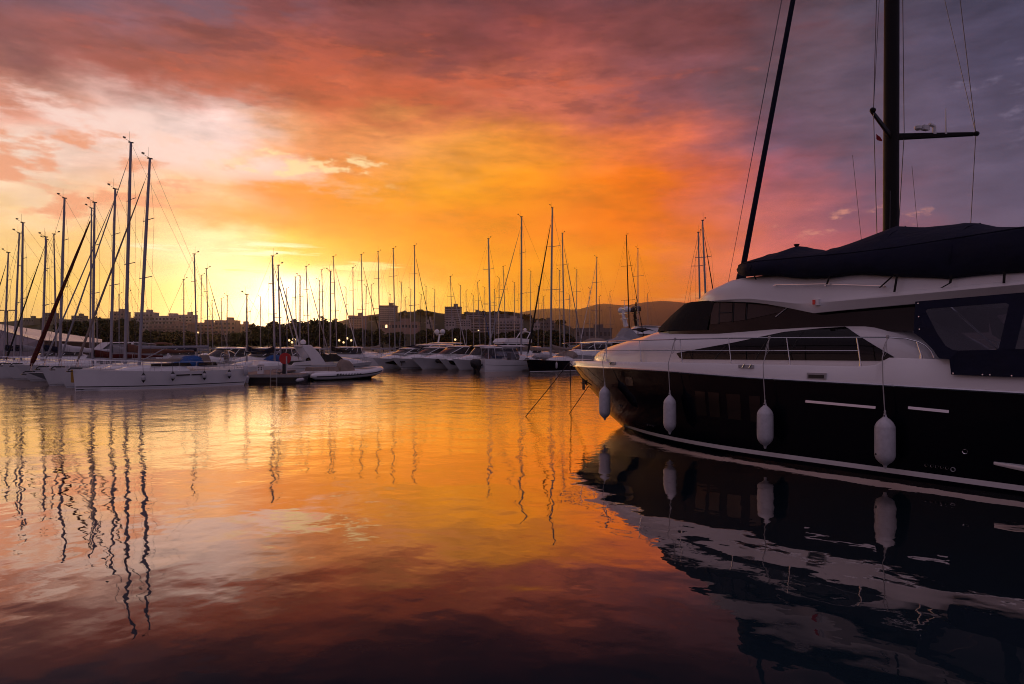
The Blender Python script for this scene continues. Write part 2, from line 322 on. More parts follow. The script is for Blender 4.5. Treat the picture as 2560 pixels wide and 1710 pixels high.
# ------------------------------------------------------------------ the water
def water_mat():
    m = bpy.data.materials.new('harbour_water'); m.use_nodes = True; nt = m.node_tree; nt.nodes.clear()
    L = nt.links.new; N = nt.nodes.new
    g = N('ShaderNodeNewGeometry')
    def noise(scale, detail, rough, stretch=(1, 1, 1), dist=0.0):
        mp = N('ShaderNodeMapping'); mp.inputs['Scale'].default_value = stretch; mp.inputs['Rotation'].default_value = (0, 0, 0.5); L(g.outputs['Position'], mp.inputs['Vector'])
        n = N('ShaderNodeTexNoise'); n.inputs['Scale'].default_value = scale; n.inputs['Detail'].default_value = detail; n.inputs['Roughness'].default_value = rough; n.inputs['Distortion'].default_value = dist
        L(mp.outputs[0], n.inputs['Vector']); return n.outputs['Fac']
    def math_(op, a, b_, c=None):
        x = N('ShaderNodeMath'); x.operation = op
        for i, v in enumerate((a, b_, c)):
            if v is None: continue
            if isinstance(v, (int, float)): x.inputs[i].default_value = v
            else: L(v, x.inputs[i])
        return x.outputs[0]
    swell = math_('MULTIPLY', noise(0.45, 1.0, 0.4), 0.022)
    wave = math_('MULTIPLY', noise(1.05, 1.0, 0.4, (1, 1, 1), 0.2), 0.0105)
    small = math_('MULTIPLY', noise(2.6, 1.5, 0.5), 0.0030)
    # the light breeze ruffles the middle of the basin more than the lee under the quay
    sp = N('ShaderNodeSeparateXYZ'); L(g.outputs['Position'], sp.inputs[0])
    far = N('ShaderNodeMapRange'); far.interpolation_type = 'SMOOTHSTEP'; far.inputs[1].default_value = 11; far.inputs[2].default_value = 34; far.inputs[3].default_value = 0.03; far.inputs[4].default_value = 1.0
    L(math_('ADD', sp.outputs[1], math_('MULTIPLY', math_('SUBTRACT', noise(0.16, 2, 0.5), 0.5), 16.0)), far.inputs[0])
    rip = math_('MULTIPLY', math_('MULTIPLY', noise(7.5, 2.0, 0.6), 0.0075), far.outputs[0])
    chop = math_('MULTIPLY', math_('MULTIPLY', noise(0.42, 5.0, 0.68), 0.050), far.outputs[0])
    h = math_('ADD', math_('ADD', math_('ADD', swell, wave), math_('ADD', small, rip)), chop)
    bp = N('ShaderNodeBump'); bp.inputs['Strength'].default_value = 1.0; bp.inputs['Distance'].default_value = 1.0; L(h, bp.inputs['Height'])
    # mirror-like at grazing angles, dark green depth when looked into
    lw = N('ShaderNodeLayerWeight'); lw.inputs['Blend'].default_value = 0.5; L(bp.outputs[0], lw.inputs['Normal'])
    fr_ = N('ShaderNodeMapRange'); fr_.interpolation_type = 'SMOOTHSTEP'; fr_.inputs[1].default_value = 0.555; fr_.inputs[2].default_value = 0.91; fr_.inputs[3].default_value = 0.022; fr_.inputs[4].default_value = 0.90
    L(lw.outputs['Facing'], fr_.inputs[0]); fac = fr_.outputs[0]
    deep = N('ShaderNodeBsdfDiffuse'); deep.inputs[0].default_value = (0.009, 0.020, 0.028, 1)
    gl = N('ShaderNodeBsdfGlossy'); gl.inputs['Roughness'].default_value = 0.012; gl.inputs[0].default_value = (1, 0.86, 0.77, 1); L(bp.outputs[0], gl.inputs['Normal'])
    mx = N('ShaderNodeMixShader'); L(fac, mx.inputs[0]); L(deep.outputs[0], mx.inputs[1]); L(gl.outputs[0], mx.inputs[2])
    o = N('ShaderNodeOutputMaterial'); L(mx.outputs[0], o.inputs[0])
    return m
wmb = MB(); wmb.add([(-900, -120, 0), (900, -120, 0), (900, 320, 0), (-900, 320, 0)], [(0, 1, 2, 3)])
wmb.build('water', water_mat(), kind='structure')
# ------------------------------------------------------------------ the near motor yacht, local x = bow to stern, y = starboard
YB = (3.79, 23.4, 0.0); YANG = R(-51)
yacht = thing('motor_yacht', 'large motor yacht with glossy black hull and white topsides under a navy bridge cover', 'motor yacht', YB, YANG)
STEM = [(-0.7, 0.9), (0.0, 0.0), (0.34, -0.57), (0.7, -0.93), (1.06, -1.26), (1.36, -1.75), (2.03, -2.40), (2.2, -2.60)]
ZS = [(-2.6, 2.03), (-1.9, 2.05), (1.6, 2.09), (3.84, 2.08), (6.67, 2.0), (9.43, 1.97), (12, 1.93), (15.6, 1.90)]   # rubbing strake
ZG = [(-2.62, 2.2), (-0.26, 2.25), (4.36, 2.32), (9.1, 2.33), (9.38, 2.38), (9.64, 2.53), (10.7, 2.51), (15.6, 2.5)]    # gunwale
LEN = 15.6
def half(s, z):
    w = max(0.0, min(z / 2.05, 1.08)); d = s - interp(STEM, z)
    if z < 0: d *= 1.0
    T = 2.42 + 0.18 * w; L = 7.4 + 2.1 * w; p = 2.3
    u = max(0.0, min(d / L, 1)); t = T * (1 - (1 - u) ** p)
    if s > 11: t *= 1 - 0.004 * (s - 11) ** 2
    if z < 0: t *= 1 + z * 0.9
    return t
def deck_t(s): return half(s, interp(ZS, s))
def tops(s, z):                                   # topsides above the strake lean in a touch
    return max(0.0, deck_t(s) - 0.04 * (z - interp(ZS, s)) / 0.3)
US = [0, .006, .015, .03, .05, .075, .1, .13, .17, .21, .26, .32, .38, .45, .52, .6, .68, .76, .84, .92, 1.0]
def hull_side(sgn):
    rings = []
    for u in US:
        ring = []
        for z in (-0.7, -0.4, -0.15, 0.0, 0.15, 0.34, 0.6, 0.9, 1.2, 1.5, 1.75, None):
            zz = interp(ZS, -2.4 + u * (LEN + 2.4)) if z is None else z
            s0 = interp(STEM, zz); s = s0 + u * (LEN - s0)
            ring.append((s, -sgn * half(s, zz), zz))
        rings.append(ring)
    return rings
h = MB()
for sgn in (1, -1): h.loft(hull_side(sgn))
h.add([(LEN, -half(LEN, z), z) for z in (-.7, -.15, .34, .9, 1.5, 1.9)] + [(LEN, half(LEN, z), z) for z in (1.9, 1.5, .9, .34, -.15, -.7)], [tuple(range(12))])
hull = h.build('hull', navy_gel, yacht, True, 50)
def side_band(name, m, lo, hi, s0, s1, fn, out=0.006, n=60, both=True, parent=yacht):
    b = MB()
    for sgn in ((1, -1) if both else (1,)):
        rr = []
        for s in fr(s0, s1, n):
            zl = lo(s) if callable(lo) else lo; zh = hi(s) if callable(hi) else hi
            rr.append([(s, -sgn * (fn(s, z) + out), z) for z in fr(zl, zh, 4)])
        b.loft(rr)
    return b.build(name, m, parent, True)
side_band('boot_stripe', gelcoat, lambda s: 0.10, lambda s: 0.10 + 0.105 * min(1, max(0.02, (s - 0.2) / 1.2)), 0.2, LEN, half)
side_band('antifouling', antifoul, -0.5, 0.085, 0.35, LEN, half, 0.004)
# white topsides from the strake up to the gunwale, over the cap and down to the side deck
t_ = MB()
for sgn in (1, -1):
    rr = []
    for i, s in enumerate([-2.6, -2.55, -2.45, -2.3, -2.1, -1.8, -1.4, -1, -.5, 0, .6, 1.3, 2, 3, 4, 5, 6, 7, 8, 9, 9.2, 9.38, 9.5, 9.64, 9.9, 10.7, 12, 13.5, LEN]):
        zs, zg = interp(ZS, s), interp(ZG, s)
        tt = [max(0.0, v) for v in (deck_t(s) + .012, tops(s, zs + .05) , tops(s, zg - .05) - .005, tops(s, zg) - .03, tops(s, zg) - .10, tops(s, zg) - .13)]
        if s <= -2.59: tt = [0.0] * 6
        rr.append([(s, -sgn * a_, z) for a_, z in zip(tt, (zs - .005, zs + .05, zg - .03, zg, zg, zg - .09))])
    t_.loft(rr)
topsides = t_.build('topsides', gelcoat, yacht, True, 40)
dk = MB(); dk.loft([[(s, -max(0, tops(s, 2.25) - .11), interp(ZG, min(s, 9.0)) - .085), (s, 0, interp(ZG, min(s, 9.0)) - .05), (s, max(0, tops(s, 2.25) - .11), interp(ZG, min(s, 9.0)) - .085)] for s in fr(-2.45, LEN, 40)])
dk.build('deck', deckm, yacht)
st = MB()
for sgn in (1, -1):
    st.tube([(s, -sgn * (deck_t(s) + .022), interp(ZS, s) - 0.012) for s in [-2.38] + fr(-2.3, 2, 18) + fr(2.5, LEN, 24)], [(0.018, 0.03)] * 43, 6)
st.build('rub_rail', chrome, yacht, True)
ad = MB(); ad.tube([(-2.62, 0, 2.12), (-2.3, 0, 1.95), (-1.72, 0, 1.33)], 0.02, 6); ad.box((-1.83, -.05, 1.42), (.12, .02, .5)); ad.box((-1.75, -.1, 1.42), (.22, .12, .03))
ad.build('stem_fitting', steel_dark, yacht)

# lower deckhouse: nose, saloon sides and the wings that fall to the cockpit
LT = [(-1.30, 2.22), (-1.0, 2.50), (-0.6, 2.67), (0, 2.82), (.57, 2.93), (1.0, 3.02), (1.65, 3.14), (2.05, 3.23), (2.75, 3.27), (4.84, 3.34), (6.92, 3.51), (7.78, 3.535), (8.39, 3.54), (8.85, 3.53), (9.19, 3.45), (9.6, 3.25), (9.99, 3.01), (10.25, 2.81), (10.42, 2.50), (10.45, 2.4)]
def house_t(s):
    u = max(0.0, min((s + 1.33) / 6.6, 1)); return 2.08 * (1 - (1 - u) ** 2.6) ** 0.8
def house_side(s, z):
    zt = sinterp(LT, s); h_ = max(zt - 2.2, 0.05); q = max(0.0, min((z - 2.2) / h_, 0.999)); n = 3.6 if s > 2 else 2.5
    return house_t(s) * (1 - q ** n) ** (1 / n) - 0.02 * (z - 2.2)
lh = MB(); rr = []
for s in [-1.325, -1.30, -1.25, -1.15, -1.0, -.8, -.55, -.25, .1, .5, 1, 1.5, 2, 2.5, 3, 3.6, 4.3, 5, 5.8, 6.6, 7.4, 8, 8.5, 8.85, 9.05, 9.25, 9.45, 9.7, 9.95, 10.15, 10.3, 10.42, 10.45]:
    zt = sinterp(LT, s); ht = house_t(s); n = 3.6 if s > 2 else 2.5
    ring = []
    for k in range(25):
        a_ = math.pi * k / 24; c_, q = math.cos(a_), math.sin(a_)
        x = ht * math.copysign(abs(c_) ** (2 / n), c_); z = (zt - 2.2) * abs(q) ** (2 / n)
        x -= math.copysign(0.02 * z, c_)
        if 2.4 < s and abs(x) < 1.55: z *= 1.0
        ring.append((s, -x, 2.19 + z))
    rr.append(ring)
lh.loft(rr); lh.add(rr[-1], [tuple(range(25))])
deckhouse = lh.build('deckhouse', gelcoat, yacht, True, 50)

# big lower side window: pointed in front, sloped behind, apex at the back third
WT = [(3.83, 2.57), (5.61, 2.86), (6.94, 3.12), (7.78, 3.19), (8.43, 3.22), (8.78, 3.01), (9.57, 2.54)]
WB = [(3.83, 2.55), (3.97, 2.40), (9.30, 2.45), (9.57, 2.53)]
for sgn, nm in ((1, 'saloon_window'), (-1, 'saloon_window')):
    b = MB(); cols = []
    for s in fr(3.83, 9.57, 60):
        zl, zh = interp(WB, s), interp(WT, s)
        cols.append([(s, -sgn * (house_side(s, z) + .008), z) for z in fr(zl, max(zh, zl + .01), 7)])
    b.loft(cols); wdw = b.build(nm, glass, yacht, True)
    for s in (5.1, 6.3, 7.15):
        fb = MB(); zl, zh = interp(WB, s), interp(WT, s)
        fb.tube([(s + .10 * k, -sgn * (house_side(s + .10 * k, z) + .014), z) for k, z in enumerate(fr(zl + .01, zh - .02, 4))], 0.014, 4); fb.build('mullion', steel_dark, wdw)
# dark upper glass house
UP = [(2.0, 0.15), (2.2, .8), (2.6, 1.25), (3.2, 1.55), (4.0, 1.68), (5.0, 1.76), (7.0, 1.80), (10.2, 1.80)]
ug = MB(); rr = []
for sh, z in ((0, 3.10), (0.05, 3.3), (.55, 3.65), (1.15, 4.02)):
    ring = []
    for s0, t0 in UP:
        s = s0 + sh * max(0.0, 1 - (s0 - 2.0) / 3.2); tt = t0 * (1 - .05 * (z - 3.1))
        ring.append((s, -tt, z))
    rr.append([(2.0 + sh, 0, z)] + ring)
ug.loft(rr); ug.loft([[(x, -y, z) for x, y, z in r_] for r_ in rr])
upper = ug.build('upper_window_band', glass, yacht, True, 40)
def upper_t(s, z): return sinterp(UP, max(2.0, s - 0.3 * (z - 3.1) * max(0, 1 - (s - 2) / 3.2))) * (1 - .05 * (z - 3.1))
# brown black mesh cover over the windscreen and the front quarter
wc = MB(); rr = []
for sh, z in ((-.02, 3.20), (0.05, 3.32), (.55, 3.67), (1.12, 3.99)):
    ring = [(1.96 + sh, 0, z + .02)]
    for s0, t0 in UP[:5] + [(4.66, 1.745)]:
        s = s0 + sh * max(0.0, 1 - (s0 - 2.0) / 3.2); ring.append((s - .02, -t0 * (1 - .05 * (z - 3.1)) - .02, z + .01))
    rr.append(ring)
wc.loft(rr); wc.loft([[(x, -y, z) for x, y, z in r_] for r_ in rr])
wc.build('windscreen_cover', black_cloth, yacht, True, 40)
# side windows of the upper deckhouse: frames seen against the smoked panes
for sgn in (1, -1):
    def up(s, z, o=.012): return (s, -sgn * (upper_t(s, z) + o), z)
    for s0, s1, a0, a1, b0, b1 in ((4.72, 4.98, 3.36, 3.94, 3.37, 3.93), (5.02, 5.40, 3.40, 3.93, 3.42, 3.91), (5.46, 5.80, 3.42, 3.91, 3.45, 3.89), (5.86, 6.88, 3.46, 3.87, 3.63, 3.70)):
        p_ = MB(); p_.loft([[up(s, z) for z in fr(a0 + (b0 - a0) * q, a1 + (b1 - a1) * q, 4)] for q in (0, .33, .66, 1) for s in [s0 + (s1 - s0) * q]])
        p_.build('side_pane', glass_soft, upper, True)
    for q0, q1 in ((up(5.0, 3.37), up(5.0, 3.95)), (up(5.43, 3.40), up(5.43, 3.93)), (up(5.83, 3.44), up(5.83, 3.9)), (up(5.0, 3.66), up(5.43, 3.66))):
        fb = MB(); fb.tube([q0, q1], .016, 4); fb.build('pane_frame', steel_dark, upper)
    tr = MB(); tr.tube([up(6.66, 3.50, .02), up(6.98, 3.73, .02)], .012, 4); tr.build('window_trim', gelcoat, upper)
# flybridge moulding: the white roof that sweeps down to a point over the saloon side
RB = [(3.25, 4.0), (3.97, 3.97), (4.77, 3.965), (5.6, 3.92), (6.27, 3.86), (7.04, 3.71), (7.73, 3.545), (8.3, 3.58), (10.03, 3.67), (11.84, 3.75), (14.6, 3.86)]
RT = [(3.25, 4.03), (3.5, 4.10), (3.8, 4.20), (4.34, 4.36), (4.9, 4.46), (5.4, 4.57), (6.2, 4.60), (14.6, 4.55)]
RC = [(3.25, 4.01), (6, 4.0), (7.5, 3.78), (9.21, 3.84), (10.74, 3.90), (11.88, 3.95), (14.6, 4.05)]      # crease along the overhang
def roof_t(s):
    u = max(0.0, min((s - 3.2) / 3.2, 1)); return 2.02 * (1 - (1 - u) ** 2.4) ** 0.75
rf = MB(); rr = []
for s in [3.215, 3.25, 3.32, 3.45, 3.65, 3.9, 4.2, 4.55, 4.9, 5.3, 5.7, 6.1, 6.5, 6.9, 7.3, 7.6, 7.73, 7.9, 8.3, 9, 9.7, 10.4, 11.2, 12, 13, 14, 14.6]:
    zb, zt, zc, t0 = sinterp(RB, s) if s < 7 else interp(RB, s), sinterp(RT, s), interp(RC, s), roof_t(s); zc = min(max(zc, zb + .03), zt - .02)
    g_ = max(0.0, min((s - 7.7) / 3, 1)) * .10
    pr = [(0, zb + .12), (t0 * .8, zb + .08), (t0 * .93, zb), (t0 * .97, zb + .005), (t0 + g_, zc - .01), (t0 + g_ - .01, zc + .03), (t0 - .02, zc + .09), (t0 * .985 - .02, zc + (zt - zc) * .45), (t0 * .95 - .03, zc + (zt - zc) * .75), (t0 * .86, zt - .04), (t0 * .7, zt), (0, zt + .05)]
    rr.append([(s, -a_, z) for a_, z in pr])
rf.loft(rr); rf.loft([[(x, -y, z) for x, y, z in r_] for r_ in rr]); rf.add(rr[-1] + [(x, -y, z) for x, y, z in rr[-1][-2:0:-1]], [tuple(range(22))])
roof = rf.build('flybridge_moulding', gelcoat, yacht, True, 32)
hr = MB(); hr.tube([(s, -2.03, z) for s, z in ((6.75, 4.25), (6.80, 4.28), (8.0, 4.22), (9.36, 4.08), (9.4, 4.05))], .012, 5)
for s in (6.80, 8.05, 9.34): hr.tube([(s, -1.96, interp([(6.8, 4.27), (9.4, 4.08)], s)), (s, -2.03, interp([(6.8, 4.27), (9.4, 4.08)], s))], .014, 5)
hr.build('roof_handrail', chrome, yacht, True)
nl = MB(); nl.box((7.86, -2.04, 3.80), (.13, .10, .15), taper=.9); nl_o = nl.build('navigation_light', gelcoat, yacht)
le = MB(); le.box((7.815, -2.075, 3.80), (.06, .07, .11)); le.build('lens', red_lens, nl_o)

# navy bridge cover stretched over the flybridge, ridge poles under it
CT = [(4.95, 4.98), (5.16, 5.06), (5.7, 5.13), (6.4, 5.25), (6.68, 5.33), (6.76, 5.345), (6.97, 5.24), (7.33, 5.16), (7.73, 5.14), (8.3, 5.30), (8.8, 5.45), (9.12, 5.545), (9.68, 5.44), (10.3, 5.42), (10.5, 5.43), (10.75, 5.39), (11.1, 5.26), (11.6, 5.18), (12.5, 5.17), (14.4, 5.1)]
CB = [(4.95, 4.87), (5.35, 4.72), (5.73, 4.60), (5.99, 4.55), (6.4, 4.54), (6.84, 4.51), (7.2, 4.43), (7.6, 4.38), (8.16, 4.35), (8.53, 4.39), (8.8, 4.385), (9.13, 4.34), (9.58, 4.27), (10.2, 4.20), (10.63, 4.14), (11.0, 4.17), (11.55, 4.18), (14.4, 4.15)]
CE = [(4.95, 4.93), (5.7, 4.92), (7.5, 4.90), (8.6, 4.88), (9.6, 4.90), (11.8, 5.02), (14.4, 5.0)]
def cover_t(s):
    u = max(0.0, min((s - 4.9) / 1.5, 1)); return 2.10 * (1 - (1 - u) ** 2.0) ** 0.6
cv = MB(); rr = []; rnd = random.Random(4)
for s in sorted(set(fr(4.91, 14.4, 64) + [6.68, 6.76, 9.12, 8.53])):
    zt, zb, ze, t0 = interp(CT, s), interp(CB, s), interp(CE, s), cover_t(s); ze = min(ze, zt - .04)
    w_ = .012 * math.sin(s * 5.1) + .01 * math.sin(s * 9.7 + 1)
    pr = [(t0 * .985 - .03, zb - .0), (t0 + w_, zb + .06), (t0 + .02 + w_ * 1.5, (zb + ze) / 2), (t0 - .02 + w_, ze - .06), (t0 * .96, ze), (t0 * .86, ze + (zt - ze) * .30), (t0 * .68, ze + (zt - ze) * .64), (t0 * .50, ze + (zt - ze) * .9), (t0 * .38, zt), (t0 * .2, zt + .015), (0, zt)]
    rr.append([(s, -a_, z) for a_, z in pr])
cv.loft(rr); cv.loft([[(x, -y, z) for x, y, z in r_] for r_ in rr])
cover = cv.build('bridge_cover', navy_cloth, yacht, True, 60, solid=0.012)
def cover_pt(s, k):
    zt, zb, ze, t0 = interp(CT, s), interp(CB, s), interp(CE, s), cover_t(s); ze = min(ze, zt - .04)
    pr = [(t0 * .985 - .022, zb + .03), (t0 + .034, (zb + ze) / 2), (t0 * .965 + .012, ze), (t0 * .69, ze + (zt - ze) * .64 + .012), (t0 * .38, zt + .014)]
    return (s, -pr[k][0], pr[k][1])
for k, s0, s1 in ((2, 5.1, 14.2),):
    b = MB(); b.tube([cover_pt(s, k) for s in fr(s0, s1, 70)], .012, 5); b.build('seam', navy_cloth, cover, True)
for s in (6.1, 7.75, 9.12, 10.6, 12.1):
    b = MB(); b.tube([cover_pt(s + .05 * k, k) for k in range(5)], .010, 5); b.build('seam', navy_cloth, cover, True)
pk = MB(); pk.lathe((6.72, -.85, 5.33), [(.03, 0), (.05, .02), (.07, .05), (.07, .07), (.01, .08)], 10); pk.build('vent_cap', black_cloth, cover)
for pts in ([(6.28, 4.56), (6.34, 4.44)], [(8.20, 4.38), (8.14, 4.2)], [(9.62, 4.32), (9.3, 4.04)], [(9.66, 4.31), (9.60, 3.93)], [(11.0 - .32, 4.2), (10.66, 4.05), (10.5, 3.96)], [(11.58, 4.2), (11.57, 3.98)]):
    b = MB(); q = [(s, -2.12, z) for s, z in pts]; rr = [[(s - .022, y, z), (s + .022, y, z), (s + .022, y - .012, z), (s - .022, y - .012, z)] for s, y, z in q]
    b.loft(rr, True, True); b.build('tie_strap', black_cloth, cover)

# cockpit enclosure: navy canvas with clear windows
def tz(z): return 2.64 if z < 2.5 else 2.64 - .44 * (z - 2.5) / 1.1
def sheet(name, outer, holes, t, m, parent, thick=.012):
    bm = bmesh.new(); es = []
    for loop in [outer] + holes:
        vs = [bm.verts.new((s + .39 * (abs(tz(z)) - 2.2), -math.copysign(tz(z), t), z)) for s, z in loop]
        es += [bm.edges.new((vs[i], vs[(i + 1) % len(vs)])) for i in range(len(vs))]
    bmesh.ops.triangle_fill(bm, use_beauty=True, use_dissolve=False, edges=es)
    me = bpy.data.meshes.new(name); bm.to_mesh(me); bm.free(); me.materials.append(m)
    o = bpy.data.objects.new(name, me); C.objects.link(o); o.parent = parent
    md = o.modifiers.new('solid', 'SOLIDIFY'); md.thickness = thick; md.offset = 0
    return o
enc_outer = [(10.04, 3.70), (10.0, 3.05), (10.16, 2.92), (10.34, 2.72), (10.46, 2.53), (10.64, 2.52), (10.67, 2.22), (11.5, 2.21), (11.9, 2.22), (14.3, 2.2), (14.3, 3.86), (11.84, 3.78)]
w1 = [(10.23, 3.50), (10.28, 3.54), (11.62, 3.60), (11.67, 3.56), (11.47, 2.74), (11.43, 2.71), (10.80, 2.685), (10.70, 2.70), (10.58, 2.78), (10.44, 3.02)]
w2 = [(11.95, 3.60), (13.8, 3.66), (13.8, 2.74), (11.72, 2.72)]
for sgn in (1, -1):
    en = sheet('cockpit_canvas', enc_outer, [w1, w2], 2.20 * sgn, navy_cloth, yacht)
    for w_ in (w1, w2):
        sheet('clear_pane', w_, [], 2.20 * sgn, clear_vinyl, en, .003)
    if sgn == 1:
        for s, z in ((10.10, 3.66), (10.11, 3.38), (10.12, 3.12), (10.71, 2.25), (11.2, 2.24), (11.32, 2.24), (11.66, 2.235)):
            sd_ = MB(); sd_.lathe((s + .39 * (tz(z) - 2.2), -tz(z) - .015, z), [(.004, .0), (.017, -.005), (.012, -.014)], 8, 'y'); sd_.build('snap_stud', chrome, en)
for y_, s0, s1 in ((-1.9, 10.55, 11.5), (1.7, 10.8, 11.9)):
    b = MB(); b.tube([(s0, y_, 3.62), (s1, y_, 2.6)], .02, 6); b.build('bimini_strut', chrome, yacht, True)
b = MB(); b.box((11.9, 0, 2.55), (1.2, 2.6, .7), taper=.92); b.box((13.0, 0, 2.45), (.5, 3.0, .5), taper=.9); b.build('cockpit_seating', gelcoat_old, yacht)

# guard rail
def rail_t(s): return max(0.0, deck_t(s) - .13)
RLT = [(-2.95, 2.85), (-1.61, 2.88), (2.46, 2.93), (5.81, 2.97), (9.57, 2.96), (9.96, 2.93), (10.2, 2.86), (10.33, 2.78), (10.43, 2.66), (10.48, 2.54)]
RLM = [(-2.62, 2.57), (1.54, 2.63), (9.0, 2.67)]
def rail_pt(tab, s, sgn):
    t0 = rail_t(s) if s > -1.9 else rail_t(-1.9) * (1 - ((-1.9 - s) / 1.06) ** 2) ** .5 if s > -2.955 else 0
    return (s, -sgn * t0, interp(tab, s))
gr = MB()
ss = [-2.95, -2.9, -2.8, -2.6, -2.3, -1.9] + fr(-1.5, 9.4, 26) + [9.57, 9.8, 9.96, 10.1, 10.2, 10.33, 10.43, 10.48]
gr.tube([rail_pt(RLT, s, 1) for s in reversed(ss)] + [rail_pt(RLT, s, -1) for s in ss[1:]], .016, 8); gr.build('guard_rail', chrome, yacht, True)
gm = MB()
for sgn in (1, -1):
    gm.tube([rail_pt(RLM, s, sgn) for s in [-2.6, -2.3, -1.9] + fr(-1.5, 9.0, 24)], .011, 6)
gm.build('mid_rail', chrome, yacht, True)
for s in (-1.6, 0.55, 2.49, 4.2, 5.81, 7.4, 9.02, 10.22):
    for sgn in (1, -1):
        a_ = rail_pt(RLT, s - .06, sgn); zb = interp(ZG, s) - .02
        b = MB(); b.tube([(s + .02, -sgn * (rail_t(s)), zb), (s + .015, -sgn * rail_t(s), zb + .12), a_], [.02, .014, .014], 7); b.tube([(s + .02, -sgn * rail_t(s), zb - .02), (s + .02, -sgn * rail_t(s), zb + .09)], .026, 7)
        b.build('stanchion', chrome, yacht, True)
# fairleads and recesses in the topsides, vents, outlets
for s in (1.1, 6.33):
    q = MB(); zz = interp(ZG, s) - .055
    q.box((s, -(tops(s, zz) + .0), zz), (.42, .05, .075), -math.atan((tops(s + .2, zz) - tops(s - .2, zz)) / .4)); fl = q.build('fairlead', gelcoat_grey, yacht)
    for dx_ in (-.09, .1):
        q = MB(); q.tube([(s + dx_, -(tops(s, zz) + .03), zz - .04), (s + dx_ + .05, -(tops(s, zz) + .03), zz + .045)], .018, 6); q.build('roller', chrome, fl, True)
q = MB(); q.box((8.13, -(deck_t(8.1) - .0), 2.10), (.44, .04, .13)); q.build('side_vent', gelcoat_grey, yacht)
q = MB(); q.box((8.13, -(deck_t(8.1) + .018), 2.085), (.36, .02, .075)); q.build('vent_slot', steel_dark, yacht)
def trim(name, s0, s1, z0, z1, hgt, m, dep=.04):
    b = MB(); rr = []
    for s in fr(s0, s1, 10):
        z = z0 + (z1 - z0) * (s - s0) / (s1 - s0); t0 = half(s, z); rr.append([(s, -t0 + .02, z - hgt / 2), (s, -t0 - dep, z - hgt / 2), (s, -t0 - dep * .7, z + hgt / 2), (s, -t0 + .02, z + hgt / 2)])
    b.loft(rr, True, True); return b.build(name, m, yacht)
trim('vent_lip', 7.86, 9.40, 1.505, 1.47, .055, chrome, .035); trim('vent_lip', 10.04, 10.78, 1.515, 1.49, .055, chrome, .035)
for s, z, w_ in ((4.9, 1.35, .34), (5.35, 1.35, .34), (5.95, 1.34, .40), (6.55, 1.33, .3)):
    b = MB(); b.loft([[(q_, -(half(q_, z_) + .004), z_) for z_ in fr(z - .42, z + .22, 4)] for q_ in fr(s - w_ / 2, s + w_ / 2, 4)]); b.build('hull_window', glass, yacht, True)
b = MB(); b.loft([[(q_, -(half(q_, z_) + .004), z_) for z_ in fr(1.56, 1.82, 4)] for q_ in fr(1.75, 2.15, 4)]); b.build('hull_window', glass_soft, yacht, True)
def ring(s, z, r_, m=chrome, nm='outlet'):
    b = MB(); c0 = (s, -half(s, z), z); b.loft([[(c0[0] + q * math.cos(6.2832 * k / 16), c0[1] + h_, c0[2] + q * math.sin(6.2832 * k / 16)) for q, h_ in ((r_ * .70, .0), (r_ * .72, -.022), (r_ * .88, -.03), (r_, -.02), (r_, .01))] for k in range(17)]); b.build(nm, m, yacht, True)
for s in (10.34, 10.44, 10.53, 10.62, 10.71): ring(s, .365 - .01 * (s - 10.3), .034)
ring(10.81, .345, .045, gelcoat_grey); ring(11.03, .73, .052)
for s in (2.55, 2.70, 2.85): ring(s, .42, .026)
for s in (.95, 1.1): ring(s, .85, .022)
b = MB(); rr = []
for s in fr(11.50, 14.6, 14):
    u = min(1, (s - 11.5) / .9); z = .56 - .015 * (s - 11.5); t0 = half(s, z); w_ = .03 + .19 * u ** .7; hh = .03 + .09 * u
    rr.append([(s, -t0 + .05, z - hh), (s, -t0 - w_ * .8, z - hh * .75), (s, -t0 - w_, z - hh * .1), (s, -t0 - w_ * .9, z + .03), (s, -t0 + .05, z + .045)])
b.loft(rr, True, True); b.build('quarter_fender', gelcoat, yacht, True, 50)

